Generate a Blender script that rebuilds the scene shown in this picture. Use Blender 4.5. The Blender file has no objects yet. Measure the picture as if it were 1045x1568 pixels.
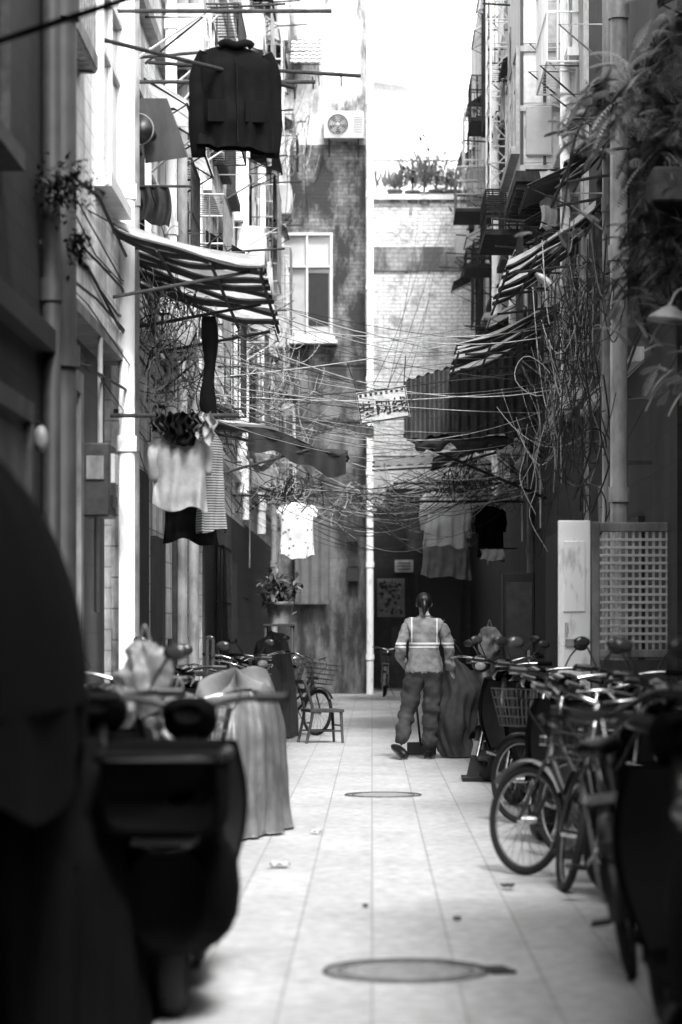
import bpy, math, random
from mathutils import Vector, Matrix, noise
R=random.Random(11)
F=3700.0; CX=570.0; HY=970.0; CH=1.25
def W(px,py,d):   # surveyed position from photo measurements + distance
    return Vector(((px-CX)*d/F, d, CH+(HY-py)*d/F))
sc=bpy.context.scene
# ---------------------------------------------------------------- materials
def newmat(name):
    m=bpy.data.materials.new(name); m.use_nodes=True
    nt=m.node_tree; return m,nt,nt.nodes["Principled BSDF"]
def g(v): return (v,v,v,1)
def M(name,c,c2=None,rough=.7,scale=4,metal=0,bump=.0,st=(1,1,1),lo=.35,hi=.65,transl=0,spec=None):
    m,nt,bs=newmat(name); N=nt.nodes; L=nt.links
    geo=N.new('ShaderNodeNewGeometry'); mp=N.new('ShaderNodeMapping'); mp.inputs['Scale'].default_value=st
    L.new(geo.outputs['Position'],mp.inputs['Vector'])
    no=N.new('ShaderNodeTexNoise'); no.inputs['Scale'].default_value=scale; no.inputs['Detail'].default_value=6; no.inputs['Roughness'].default_value=.65
    L.new(mp.outputs[0],no.inputs['Vector'])
    rp=N.new('ShaderNodeValToRGB'); rp.color_ramp.elements[0].position=lo; rp.color_ramp.elements[1].position=hi
    rp.color_ramp.elements[0].color=g(c2 if c2 is not None else c*.6); rp.color_ramp.elements[1].color=g(c)
    L.new(no.outputs['Fac'],rp.inputs[0]); L.new(rp.outputs[0],bs.inputs['Base Color'])
    bs.inputs['Roughness'].default_value=rough; bs.inputs['Metallic'].default_value=metal
    if spec is not None: bs.inputs['Specular IOR Level'].default_value=spec
    if bump:
        bu=N.new('ShaderNodeBump'); bu.inputs['Strength'].default_value=bump; bu.inputs['Distance'].default_value=.02
        L.new(no.outputs['Fac'],bu.inputs['Height']); L.new(bu.outputs[0],bs.inputs['Normal'])
    if transl:
        tr=N.new('ShaderNodeBsdfTranslucent'); L.new(rp.outputs[0],tr.inputs[0])
        mx=N.new('ShaderNodeMixShader'); mx.inputs[0].default_value=transl
        L.new(bs.outputs[0],mx.inputs[1]); L.new(tr.outputs[0],mx.inputs[2])
        L.new(mx.outputs[0],N['Material Output'].inputs['Surface'])
    return m
def WM(name,axis,c1,c2,mortar,bw,bh,ms=.012,stain=.6,stc=.08,off=.5,rough=.6,lo=.42,hi=.62,bump=.3,stsc=(.9,.9,.22),edge=False,fine=.78):
    m,nt,bs=newmat(name); N=nt.nodes; L=nt.links
    geo=N.new('ShaderNodeNewGeometry'); sp=N.new('ShaderNodeSeparateXYZ'); cb=N.new('ShaderNodeCombineXYZ')
    L.new(geo.outputs['Position'],sp.inputs[0])
    a={'x':('Y','Z'),'y':('X','Z'),'z':('Y','X')}[axis]
    L.new(sp.outputs[a[0]],cb.inputs[0]); L.new(sp.outputs[a[1]],cb.inputs[1])
    br=N.new('ShaderNodeTexBrick'); br.offset=off
    for k,v in (('Color1',g(c1)),('Color2',g(c2)),('Mortar',g(mortar)),('Scale',1),('Mortar Size',ms),('Mortar Smooth',.2),('Brick Width',bw),('Row Height',bh)):
        br.inputs[k].default_value=v
    L.new(cb.outputs[0],br.inputs['Vector'])
    mp=N.new('ShaderNodeMapping'); mp.inputs['Scale'].default_value=stsc; L.new(geo.outputs['Position'],mp.inputs['Vector'])
    no=N.new('ShaderNodeTexNoise'); no.inputs['Scale'].default_value=2.2; no.inputs['Detail'].default_value=9; no.inputs['Roughness'].default_value=.72
    L.new(mp.outputs[0],no.inputs['Vector'])
    rp=N.new('ShaderNodeValToRGB'); rp.color_ramp.elements[0].position=lo; rp.color_ramp.elements[1].position=hi
    rp.color_ramp.elements[0].color=g(stain); rp.color_ramp.elements[1].color=g(0)
    L.new(no.outputs['Fac'],rp.inputs[0])
    mx=N.new('ShaderNodeMixRGB'); L.new(rp.outputs[0],mx.inputs[0]); L.new(br.outputs['Color'],mx.inputs[1]); mx.inputs[2].default_value=g(stc)
    n2=N.new('ShaderNodeTexNoise'); n2.inputs['Scale'].default_value=14; n2.inputs['Detail'].default_value=5
    L.new(geo.outputs['Position'],n2.inputs['Vector'])
    mr=N.new('ShaderNodeMapRange'); mr.inputs[3].default_value=fine; mr.inputs[4].default_value=1.12; mr.inputs[1].default_value=.3; mr.inputs[2].default_value=.7
    L.new(n2.outputs['Fac'],mr.inputs[0])
    m2=N.new('ShaderNodeMixRGB'); m2.blend_type='MULTIPLY'; m2.inputs[0].default_value=1
    L.new(mx.outputs[0],m2.inputs[1]); L.new(mr.outputs[0],m2.inputs[2]); out=m2.outputs[0]
    if edge:  # darker towards both sides of the alley
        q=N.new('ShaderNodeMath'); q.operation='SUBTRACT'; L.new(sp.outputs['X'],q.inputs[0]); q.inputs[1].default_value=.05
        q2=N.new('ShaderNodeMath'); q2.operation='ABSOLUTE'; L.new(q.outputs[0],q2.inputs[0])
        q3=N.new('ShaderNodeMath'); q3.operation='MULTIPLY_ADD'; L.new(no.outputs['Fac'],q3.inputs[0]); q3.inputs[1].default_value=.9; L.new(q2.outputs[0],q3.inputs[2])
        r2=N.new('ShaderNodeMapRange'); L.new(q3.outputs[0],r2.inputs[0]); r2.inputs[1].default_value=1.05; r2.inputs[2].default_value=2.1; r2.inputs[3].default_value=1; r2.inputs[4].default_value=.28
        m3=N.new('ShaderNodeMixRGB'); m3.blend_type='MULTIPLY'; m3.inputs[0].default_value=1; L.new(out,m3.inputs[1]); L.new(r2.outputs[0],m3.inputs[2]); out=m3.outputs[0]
    L.new(out,bs.inputs['Base Color'])
    bs.inputs['Roughness'].default_value=rough
    bu=N.new('ShaderNodeBump'); bu.inputs['Strength'].default_value=bump; bu.inputs['Distance'].default_value=.01
    mm=N.new('ShaderNodeMath'); mm.operation='MULTIPLY_ADD'; L.new(br.outputs['Fac'],mm.inputs[0]); mm.inputs[1].default_value=-1; L.new(n2.outputs['Fac'],mm.inputs[2])
    L.new(mm.outputs[0],bu.inputs['Height']); L.new(bu.outputs[0],bs.inputs['Normal'])
    return m
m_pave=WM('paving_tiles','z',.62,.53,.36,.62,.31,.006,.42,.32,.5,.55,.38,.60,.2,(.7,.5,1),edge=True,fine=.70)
m_ground=M('ground_concrete',.25,.16,.9,.8)
m_tileL=WM('white_wall_tile','x',.88,.82,.50,.32,.16,.007,.60,.16,lo=.40,hi=.54,stsc=(.9,1.2,.16))
m_tileL2=WM('pale_wall_tile','x',.84,.76,.36,.24,.24,.008,.80,.08,0,lo=.42,hi=.53,stsc=(.9,1.3,.16))
m_shadedL=WM('shade_dark_wall_tile','x',.022,.016,.008,.3,.15,.008,.6,.004)  # near left wall lies in shade; that shade is put into the tile colour
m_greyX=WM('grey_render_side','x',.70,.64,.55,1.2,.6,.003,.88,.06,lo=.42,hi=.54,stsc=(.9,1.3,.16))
m_darkX=WM('shade_dark_side','x',.045,.03,.015,.5,.25,.008,.8,.010)  # side walls darkened in colour to keep their shade deep
m_plastY=WM('stained_plaster','y',.80,.74,.68,2.2,1.3,.002,.95,.06,lo=.40,hi=.53,bump=.5)
m_gplastY=WM('grimy_plaster','y',.24,.18,.12,1.2,.7,.003,.95,.02,lo=.44,hi=.60,bump=.5)
m_mossY=WM('mossy_dark_plaster','y',.28,.17,.08,.24,.08,.006,.97,.012,lo=.44,hi=.60,bump=.6,stsc=(1.1,.9,.5))
m_brickY=WM('haze_lifted_whitewash','y',.92,.78,.50,.26,.085,.012,.80,.26,lo=.38,hi=.49,bump=1,stsc=(.8,.8,.9),fine=.7)  # white brick lifted further in colour to stand in for distant haze
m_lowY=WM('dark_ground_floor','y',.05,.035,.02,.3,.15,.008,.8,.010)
m_paleY=WM('pale_render','y',.88,.86,.80,2,1.2,.003,.25,.5)
m_wallY=WM('pale_tile_front','y',.40,.30,.14,.2,.1,.006,.85,.05,lo=.45,hi=.6)
m_white=M('white_paint',.82,.58,.5,3,st=(1,1,.4))
m_ac=M('air_conditioner_casing',.55,.42,.5,3)
m_pipew=M('white_pvc_pipe',.88,.40,.4,5,st=(1,1,.3),lo=.34,hi=.46)
m_pipeg=M('grey_pipe',.26,.08,.5,5,st=(1,1,.4))
m_piped=M('dark_pipe',.022,.010,.5,6)
m_black=M('black_plastic',.010,.005,.42,8)
m_matte=M('shade_black_matte',.004,.003,.95,8,spec=.05)  # foreground shade put into a near-black colour
m_cable=M('black_cable',.015,.008,.6,8)
m_cableg=M('grey_cable',.5,.3,.6,8)
m_rubber=M('rubber_tyre',.010,.006,.85,8)
m_chrome=M('chrome',.75,.3,.22,9,metal=1)
m_steel=M('painted_steel',.05,.02,.45,9)
m_rust=M('rusty_iron',.05,.015,.85,12,bump=.3)
m_galv=M('galvanised',.45,.25,.45,7,metal=.6)
m_glass=M('window_glass',.05,.03,.08,2)
m_glassl=M('pale_window_glass',.55,.35,.15,1)
m_curtain=M('curtain',.20,.13,.9,3)
m_corr=M('corrugated_dark',.045,.016,.6,5,bump=.2,st=(1,1,.4))
m_poly=M('polycarbonate_sheet',.84,.5,.5,5,transl=.6)
m_slat=M('slat_dark',.03,.012,.7,7)
m_tarp=M('dark_tarp',.022,.010,.7,5,bump=.3)
m_tarpl=M('pale_tarp',.72,.45,.7,5,bump=.3,transl=.2)
m_clblack=M('black_cloth',.006,.003,.9,6,bump=.4,spec=.1)
m_clwhite=M('white_cloth',.82,.65,.9,6,bump=.2,transl=.25)
m_clgrey=M('grey_cloth',.40,.27,.9,6,bump=.3,transl=.15)
m_cldark=M('dark_cloth',.045,.02,.9,6,bump=.3)
m_leafd=M('dark_leaf',.040,.014,.6,4,transl=.15)
m_leafl=M('pale_leaf',.42,.14,.5,4,transl=.35)
m_terra=M('terracotta',.22,.12,.8,6)
m_wood=M('old_wood',.06,.02,.7,3,st=(1,1,.2))
m_skin=M('skin',.30,.25,.55,8)
m_hair=M('hair',.006,.003,.45,20)
m_paper=M('paper',.62,.4,.8,9)
m_cover=M('silver_cover',.22,.10,.36,4,bump=.5)
m_bag=M('plastic_bag',.5,.22,.3,6,bump=.6,transl=.3)
m_body=M('moped_paint',.008,.005,.14,5)
m_bodyg=M('moped_grey_paint',.06,.04,.22,5)
m_seat=M('vinyl_seat',.010,.006,.35,6)
m_iron=M('cast_iron',.42,.28,.6,25,bump=.5)
m_ironr=M('cast_iron_rim',.12,.05,.7,25,bump=.5)
def stripes(name,c1,c2,sc_,ax):
    m,nt,bs=newmat(name); N=nt.nodes; L=nt.links
    geo=N.new('ShaderNodeNewGeometry'); w=N.new('ShaderNodeTexWave'); w.bands_direction=ax; w.inputs['Scale'].default_value=sc_
    L.new(geo.outputs['Position'],w.inputs['Vector'])
    rp=N.new('ShaderNodeValToRGB'); rp.color_ramp.elements[0].position=.45; rp.color_ramp.elements[1].position=.55
    rp.color_ramp.elements[0].color=g(c1); rp.color_ramp.elements[1].color=g(c2); L.new(w.outputs['Fac'],rp.inputs[0]); L.new(rp.outputs[0],bs.inputs['Base Color']); bs.inputs['Roughness'].default_value=.8
    return m
m_stripe=stripes('striped_cloth',.04,.35,16,'Z')
m_stripev=stripes('striped_awning_cloth',.04,.6,2.2,'Y')
def dots():
    m,nt,bs=newmat('dotted_cloth'); N=nt.nodes; L=nt.links
    geo=N.new('ShaderNodeNewGeometry'); w=N.new('ShaderNodeTexVoronoi'); w.inputs['Scale'].default_value=13
    L.new(geo.outputs['Position'],w.inputs['Vector'])
    rp=N.new('ShaderNodeValToRGB'); rp.color_ramp.elements[0].position=.2; rp.color_ramp.elements[1].position=.28
    rp.color_ramp.elements[0].color=g(.2); rp.color_ramp.elements[1].color=g(.8); L.new(w.outputs['Distance'],rp.inputs[0]); L.new(rp.outputs[0],bs.inputs['Base Color']); bs.inputs['Roughness'].default_value=.85
    return m
m_dots=dots()
# ---------------------------------------------------------------- builder
def cr(pts,k=5):
    P=[Vector(p) for p in pts]; P=[P[0]*2-P[1]]+P+[P[-1]*2-P[-2]]; o=[]
    for i in range(1,len(P)-2):
        for j in range(k):
            t=j/k; a,b,c,d=P[i-1:i+3]
            o.append(.5*((2*b)+(c-a)*t+(2*a-5*b+4*c-d)*t*t+(3*b-a-3*c+d)*t**3))
    o.append(P[-2]); return o
class B:
    def __init__(s,name): s.n=name;s.v=[];s.f=[];s.m=[];s.s=[];s.mats=[];s.X=Matrix()
    def add(s,vs,fs,mat,sm=False):
        if mat not in s.mats: s.mats.append(mat)
        mi=s.mats.index(mat); o=len(s.v); X=s.X
        s.v+=[tuple(X@Vector(v)) for v in vs]
        for f in fs: s.f.append([i+o for i in f]); s.m.append(mi); s.s.append(sm)
    def bb(s,x0,x1,y0,y1,z0,z1,mat):
        s.add([(x,y,z) for x in(x0,x1) for y in(y0,y1) for z in(z0,z1)],[(0,1,3,2),(4,6,7,5),(0,4,5,1),(2,3,7,6),(0,2,6,4),(1,5,7,3)],mat)
    def box(s,c,sz,mat,rot=(0,0,0)):
        X=s.X; s.X=X@Matrix.Translation(c)@Matrix.Rotation(rot[2],4,'Z')@Matrix.Rotation(rot[1],4,'Y')@Matrix.Rotation(rot[0],4,'X')
        a,b,c2=[q/2 for q in sz]; e=min(a,b,c2)*.25; e=min(e,.012)
        vs=[];
        for sx in(-1,1):
            for sy in(-1,1):
                for sz_ in(-1,1):
                    vs+=[(sx*a,sy*(b-e),sz_*(c2-e)),(sx*(a-e),sy*b,sz_*(c2-e)),(sx*(a-e),sy*(b-e),sz_*c2)]
        def I(x,y,z,k): return ((x*2+y)*2+z)*3+k
        fs=[]
        for x in(0,1): fs.append([I(x,0,0,0),I(x,1,0,0),I(x,1,1,0),I(x,0,1,0)])
        for y in(0,1): fs.append([I(0,y,0,1),I(1,y,0,1),I(1,y,1,1),I(0,y,1,1)])
        for z in(0,1): fs.append([I(0,0,z,2),I(1,0,z,2),I(1,1,z,2),I(0,1,z,2)])
        for x in(0,1):
            for y in(0,1): fs.append([I(x,y,0,0),I(x,y,0,1),I(x,y,1,1),I(x,y,1,0)])
            for z in(0,1): fs.append([I(x,0,z,0),I(x,0,z,2),I(x,1,z,2),I(x,1,z,0)])
        for y in(0,1):
            for z in(0,1): fs.append([I(0,y,z,1),I(0,y,z,2),I(1,y,z,2),I(1,y,z,1)])
        for x in(0,1):
            for y in(0,1):
                for z in(0,1): fs.append([I(x,y,z,0),I(x,y,z,1),I(x,y,z,2)])
        s.add(vs,fs,mat); s.X=X
    def tube(s,pts,r,mat,n=6,closed=False,flat=1):
        P=[Vector(p) for p in pts]; k=len(P); vs=[];fs=[]
        rr=r if isinstance(r,(list,tuple)) else [r]*k
        up=None
        for i in range(k):
            if closed: t=P[(i+1)%k]-P[i-1]
            else: t=P[min(i+1,k-1)]-P[max(i-1,0)]
            if t.length<1e-9: t=Vector((0,0,1))
            t.normalize()
            if up is None:
                up=Vector((0,0,1)) if abs(t.z)<.9 else Vector((1,0,0))
            a=t.cross(up)
            if a.length<1e-4: a=t.orthogonal()
            a.normalize(); up=a.cross(t).normalized()
            for j in range(n):
                q=2*math.pi*j/n; o=(a*math.cos(q)+up*math.sin(q))*rr[i]; o.y*=flat; vs.append(P[i]+o)
        for i in range(k if closed else k-1):
            i2=(i+1)%k
            for j in range(n): fs.append((i*n+j,i*n+(j+1)%n,i2*n+(j+1)%n,i2*n+j))
        if not closed: fs.append(list(range(n))); fs.append(list(range((k-1)*n,k*n)))
        s.add(vs,fs,mat,n>4)
    def ring(s,c,Rr,r,mat,u=(1,0,0),v=(0,0,1),n=28,k=6,a0=0,a1=None):
        c=Vector(c);u=Vector(u);v=Vector(v)
        if a1 is None: s.tube([c+(u*math.cos(2*math.pi*i/n)+v*math.sin(2*math.pi*i/n))*Rr for i in range(n)],r,mat,k,True)
        else: s.tube([c+(u*math.cos(a0+(a1-a0)*i/n)+v*math.sin(a0+(a1-a0)*i/n))*Rr for i in range(n+1)],r,mat,k)
    def cyl(s,a,b,r,mat,n=16,r2=None): s.tube([a,b],[r,r if r2 is None else r2],mat,n)
    def grid(s,fn,nu,nv,mat,cu=False):
        vs=[fn(i/nu,j/nv) for j in range(nv+1) for i in range(nu+(0 if cu else 1))]; w=nu if cu else nu+1
        fs=[(j*w+i,j*w+(i+1)%w,(j+1)*w+(i+1)%w,(j+1)*w+i) for j in range(nv) for i in range(nu)]
        s.add(vs,fs,mat,True)
    def ell(s,c,r,mat,n=14,k=9):
        s.grid(lambda u,v:(c[0]+r[0]*math.cos(u*6.2832)*math.sin(v*math.pi),c[1]+r[1]*math.sin(u*6.2832)*math.sin(v*math.pi),c[2]+r[2]*math.cos(v*math.pi)),n,k,mat,True)
    def loft(s,secs,mat,n=16,p=.6):
        vs=[];fs=[]
        sg=lambda a:(abs(a)**p)*(1 if a>=0 else -1)
        for (x,z,hy,hz) in secs:
            for j in range(n):
                q=2*math.pi*j/n; vs.append((x,hy*sg(math.cos(q)),z+hz*sg(math.sin(q))))
        k=len(secs)
        for i in range(k-1):
            for j in range(n): fs.append((i*n+j,i*n+(j+1)%n,(i+1)*n+(j+1)%n,(i+1)*n+j))
        fs.append(list(range(n))); fs.append(list(range((k-1)*n,k*n)))
        s.add(vs,fs,mat,True)
    def done(s,parent=None):
        if not s.v: return None
        xs=[v[0] for v in s.v];ys=[v[1] for v in s.v];zs=[v[2] for v in s.v]
        o=Vector(((min(xs)+max(xs))/2,(min(ys)+max(ys))/2,min(zs)))
        me=bpy.data.meshes.new(s.n); me.from_pydata([Vector(v)-o for v in s.v],[],s.f)
        for m in s.mats: me.materials.append(m)
        me.polygons.foreach_set('material_index',s.m); me.polygons.foreach_set('use_smooth',s.s); me.update()
        ob=bpy.data.objects.new(s.n,me); ob.location=o; sc.collection.objects.link(ob)
        if parent: ob.parent=parent
        return ob
def frame(o,u,out):
    u=Vector(u);w=Vector(out); m=Matrix.Identity(4)
    for i in range(3): m[i][0]=u[i];m[i][1]=w[i];m[i][2]=(0,0,1)[i];m[i][3]=o[i]
    return m
# ---------------------------------------------------------------- ground
b=B('ground'); b.add([(-150,-80,-.004),(150,-80,-.004),(150,220,-.004),(-150,220,-.004)],[(0,1,2,3)],m_ground); b.done()
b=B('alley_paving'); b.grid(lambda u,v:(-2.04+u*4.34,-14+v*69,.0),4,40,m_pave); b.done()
def manhole(x,y,r,chip=False):
    b=B('manhole_cover')
    b.cyl((x,y,-.02),(x,y,.006),r,m_iron,40); b.ring((x,y,.006),r*.97,.008,m_ironr,(1,0,0),(0,1,0),40)
    b.ring((x,y,.007),r*.80,.004,m_ironr,(1,0,0),(0,1,0),32)
    for i in range(-4,5):
        w=math.sqrt(max(0,(r*.7)**2-(i*r*.15)**2)); b.bb(x-w,x+w,y+i*r*.15-.008,y+i*r*.15+.008,.006,.011,m_iron)
    if chip: b.box((x+r+.03,y+.02,.008),(.09,.16,.01),m_rust,(0,0,.3))
    b.done()
manhole(*W(587,1220,18.6)[:2],.30); manhole(*W(622,1492,8.9)[:2],.31,True)
# ---------------------------------------------------------------- facade parts (local: u, out, z)
def win(b,u0,u1,z0,z1,fr,gl,mull=2,d=.06):
    t=.05
    b.bb(u0,u1,.005,.02,z0,z1,gl)
    b.bb(u0-t,u0,0,d,z0-t,z1+t,fr); b.bb(u1,u1+t,0,d,z0-t,z1+t,fr)
    b.bb(u0,u1,0,d,z1,z1+t,fr); b.bb(u0-t-.05,u1+t+.05,0,d+.06,z0-t-.04,z0-.001,fr)
    for i in range(1,mull):
        u=u0+(u1-u0)*i/mull; b.bb(u-.02,u+.02,.02,d-.01,z0,z1,fr)
    b.bb(u0,u1,.021,d-.014,z0+(z1-z0)*.68,z0+(z1-z0)*.68+.035,fr)
def cage(b,u0,u1,z0,z1,dp,mat,r=.008):
    n=max(3,int((u1-u0)/.13)); 
    for i in range(n+1):
        u=u0+(u1-u0)*i/n; b.tube([(u,0,z1),(u,dp,z1),(u,dp,z0),(u,0,z0)],r,mat,4)
    for k in range(4):
        z=z0+(z1-z0)*k/3; b.tube([(u0,0,z),(u0,dp,z),(u1,dp,z),(u1,0,z)],r*1.5,mat,4)
    for k in range(1,3):
        w=dp*k/3
        for u in(u0,u1): b.tube([(u,w,z0),(u,w,z1)],r,mat,4)
def canopy(b,u0,u1,z,dp,drop,mat,rib=m_rust):
    n=int((u1-u0)/.04)+2
    b.grid(lambda a,c:(u0+(u1-u0)*a,dp*c,z-drop*c+.012*math.sin(a*n*1.6)),n*2,3,mat)
    for u in(u0+.05,u1-.05): b.tube([(u,0,z-drop-.25),(u,dp*.95,z-drop-.02),(u,0,z-.04)],.012,rib,4)
    b.tube([(u0,dp*.97,z-drop-.02),(u1,dp*.97,z-drop-.02)],.012,rib,4)
def acu(b,u,z,dp=.3):
    b.box((u,dp/2+.1,z+.28),(.82,dp,.56),m_ac); y=dp+.1
    b.cyl((u-.12,y-.005,z+.28),(u-.12,y+.003,z+.28),.225,m_black,24)
    b.ring((u-.12,y+.005,z+.28),.22,.012,m_ac,(1,0,0),(0,0,1),24,5)
    for k in range(5):
        a=k*1.2566; b.add([(u-.12,y+.004,z+.28),(u-.12+.19*math.cos(a),y+.004,z+.28+.19*math.sin(a)),(u-.12+.19*math.cos(a+.7),y+.008,z+.28+.19*math.sin(a+.7))],[(0,1,2)],m_pipeg)
    for k in range(1,5): b.ring((u-.12,y+.014,z+.28),.044*k,.006,m_ac,(1,0,0),(0,0,1),20,4)
    b.cyl((u-.12,y+.01,z+.28),(u-.12,y+.022,z+.28),.03,m_ac,12)
    for k in range(7): b.bb(u+.20,u+.38,y,y+.006,z+.12+k*.05,z+.135+k*.05,m_pipeg)
    for du in(-.3,.3): b.tube([(u+du,0,z-.35),(u+du,y,z-.015),(u+du,0,z-.015)],.014,m_rust,4)
    b.tube(cr([(u+.38,.2,z+.1),(u+.5,.05,z-.1),(u+.48,.03,z-.6),(u+.5,.02,z-1.2)]),.018,m_pipew,5)
def facade(b,U0,U1,z0,z1,rng,dens=1,fr=None,ac=True,band=None):
    z=z0
    while z<z1-1.6:
        b.bb(U0+.02,U1-.02,0,.09,z-.55,z-.43,band or (m_pipeg if rng.random()<.3 else m_white))
        u=U0+.5
        while u<U1-1.2:
            w=rng.uniform(.9,1.4); f=rng.choice([m_white,m_white,m_rust]) if fr is None else fr
            w=min(w,U1-u-.25)
            win(b,u,u+w,z+.25,z+1.55,f,rng.choice([m_glass,m_glassl]) if fr is None else m_glass,2)
            q=rng.random()
            if q<.40*dens: cage(b,u-.08,u+w+.08,z+.1,z+1.65,rng.uniform(.25,.45),rng.choice([m_rust,m_galv,m_white,m_white]) if fr is None else m_rust)
            elif q<.60 and ac: acu(b,u+w/2,z-.42)
            if rng.random()<.5*dens: canopy(b,u-.15,u+w+.15,z+1.95,rng.uniform(.35,.55),.25,rng.choice([m_corr,m_poly,m_poly,m_stripev]) if fr is None else m_corr)
            if rng.random()<.4: b.tube([(u+w/2,0,z+1.8),(u+w/2,rng.uniform(.6,.9),z+1.85)],.014,m_rust,5)
            if rng.random()<.35 and fr is None and z>5: # washing on the sill
                x=u+w*.3; hh=rng.uniform(.4,.7); b.grid(lambda a,c:(x+.35*a,.45+.03*math.sin(a*12+c*3),z+1.5-hh*c+.02*math.sin(a*7)),12,6,rng.choice([m_clgrey,m_cldark,m_clwhite])); b.tube([(x-.1,.45,z+1.5),(x+.5,.45,z+1.5)],.01,m_rust,4); b.tube([(x-.1,0,z+1.5),(x-.1,.45,z+1.5)],.01,m_rust,4)
            u+=w+rng.uniform(.5,1.0)
        z+=2.9
def pipe(x,y,z0,z1,r,mat,name='drainpipe',wall=None):
    b=B(name); b.cyl((x,y,z0),(x,y,z1),r,mat,14)
    z=z0+R.uniform(.3,1.2)
    while z<z1:
        b.cyl((x,y,z),(x,y,z+.12),r*1.22,mat,14)
        if wall is not None: b.bb(min(x,wall),max(x,wall),y-.015,y+.015,z+.3,z+.33,m_rust)
        z+=1.9
    b.done()
LX=lambda x:frame((x,0,0),(0,1,0),(1,0,0))
RX=lambda x:frame((x,0,0),(0,1,0),(-1,0,0))
FY=lambda y:frame((0,y,0),(1,0,0),(0,-1,0))
b=B('added_rear_blocker'); b.bb(-9,9,-24,-14,-.1,12,m_gplastY); b.X=frame((0,-14,0),(1,0,0),(0,1,0)); facade(b,-4,4,3.8,12,random.Random(77),1); b.bb(-1,.2,.003,.05,0,2.2,m_wood); b.X=Matrix(); b.done()  # unseen building added behind the camera to darken camera-facing surfaces
# LEFT SIDE
b=B('shophouse_building'); b.bb(-8,-1.78,-13.9,13.4,-.1,9,m_shadedL); b.X=LX(-1.78)
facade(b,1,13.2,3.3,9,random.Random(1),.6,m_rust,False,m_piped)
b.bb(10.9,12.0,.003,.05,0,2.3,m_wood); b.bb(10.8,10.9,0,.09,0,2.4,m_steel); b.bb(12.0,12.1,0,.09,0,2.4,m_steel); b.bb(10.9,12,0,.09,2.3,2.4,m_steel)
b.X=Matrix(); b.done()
b=B('tiled_tenement_building')
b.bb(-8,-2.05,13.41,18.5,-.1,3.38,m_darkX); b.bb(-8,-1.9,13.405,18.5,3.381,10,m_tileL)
b.bb(-2.05,-1.87,13.42,18.49,3.30,3.378,m_pipeg)
b.X=LX(-1.9); win(b,14.3,15.6,5.0,6.6,m_pipeg,m_glassl,3); cage(b,14.2,15.7,4.9,6.7,.10,m_galv); win(b,16.6,17.8,4.4,5.7,m_white,m_glass)
b.X=LX(-2.05)
b.bb(14.2,14.34,0,.10,0,3.0,m_pipeg); b.bb(16.2,16.34,0,.10,0,3.0,m_pipeg); b.bb(14.341,16.199,0,.10,2.86,3.0,m_pipeg); b.bb(14.35,16.19,.002,.04,0,2.85,m_wood)
for k in range(7): b.bb(14.5+k*.24,14.52+k*.24,.04,.055,.2,2.7,m_steel)
b.X=Matrix(); b.done()
b=B('electric_meter_box'); c=W(133,737,16.6); 
b.X=Matrix.Translation((-1.88,c.y,c.z)); b.box((0,0,0),(.2,.42,.5),m_steel); b.box((0.0,-.215,.08),(.12,.02,.16),m_pipeg); b.box((.11,0,.08),(.03,.26,.2),m_glassl); b.box((.105,0,-.14),(.02,.3,.08),m_black); b.tube([(0,.1,.25),(0,.1,1.0)],.02,m_pipeg); b.tube([(0,-.1,-.25),(0,-.1,-.9)],.02,m_pipeg); b.done()
b=B('pale_tile_tenement_building'); b.bb(-8,-2.0,18.51,27,-.1,12,m_tileL); b.bb(-1.999,-1.93,18.52,26.9,-.1,2.9,m_tileL2); b.X=LX(-2.0); facade(b,18.8,27,4.2,12,random.Random(5),.9)
b.X=LX(-1.93); b.bb(21,22,.003,.05,0,2.1,m_wood); b.bb(23.3,24.6,.003,.05,0,2.2,m_steel); b.bb(18.6,20.6,.003,.03,0,2.6,m_darkX)
b.X=Matrix(); b.done()
b=B('weathered_tenement_building'); b.bb(-8,-1.9,27.01,36,-.1,13.5,m_tileL2); b.X=LX(-1.9); facade(b,27.2,36,3.9,13.5,random.Random(9),1.0); 
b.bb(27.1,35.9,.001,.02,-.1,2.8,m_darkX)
cage(b,29,30.5,.3,2.3,.12,m_rust); b.bb(29.1,30.4,.021,.04,.1,2.3,m_black); b.bb(32,33.2,.021,.05,0,2.2,m_wood)
b.X=Matrix(); b.done()
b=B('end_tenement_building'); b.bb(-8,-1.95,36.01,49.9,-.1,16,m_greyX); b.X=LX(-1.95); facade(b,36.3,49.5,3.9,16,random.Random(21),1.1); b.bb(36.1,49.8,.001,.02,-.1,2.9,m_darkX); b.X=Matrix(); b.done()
# END BUILDING facing the camera
E=50
b=B('stained_plaster_building'); b.bb(-7.9,-.10,E,58,-.1,17,m_plastY)
def fy(px0,px1,py0,py1,out0,out1,mat):
    p=W(px0,py1,E);q=W(px1,py0,E); b.bb(p.x,q.x,E-out1,E-out0,p.z,q.z,mat)
fy(445,560,222,560,.0,.05,m_mossY); fy(425,561,561,1061.5,.0,.03,m_gplastY)
b.X=FY(E-.05)
p=W(432,515,E);q=W(506,362,E); win(b,p.x+.05,q.x,p.z,q.z,m_white,m_glassl,2,.14)
p2=W(470,500,E); b.bb(p2.x,q.x-.03,.021,.03,p2.z,p2.z+1.1,m_black)
b.bb(p.x-.1,q.x+.15,0,.3,p.z-.18,p.z-.1,m_white)
b.X=FY(E); 
canopy(b,*[W(446,100,E-.4).x,W(492,100,E-.4).x],W(0,60,E).z,.9,.7,m_stripev)
for (x,y) in ((452,150),(480,135),(523,130)):
    p=W(x,y,E); b.tube([Vector((p.x,0,p.z)),Vector((p.x,.6,p.z+.1))],.02,m_rust,5)
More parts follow.
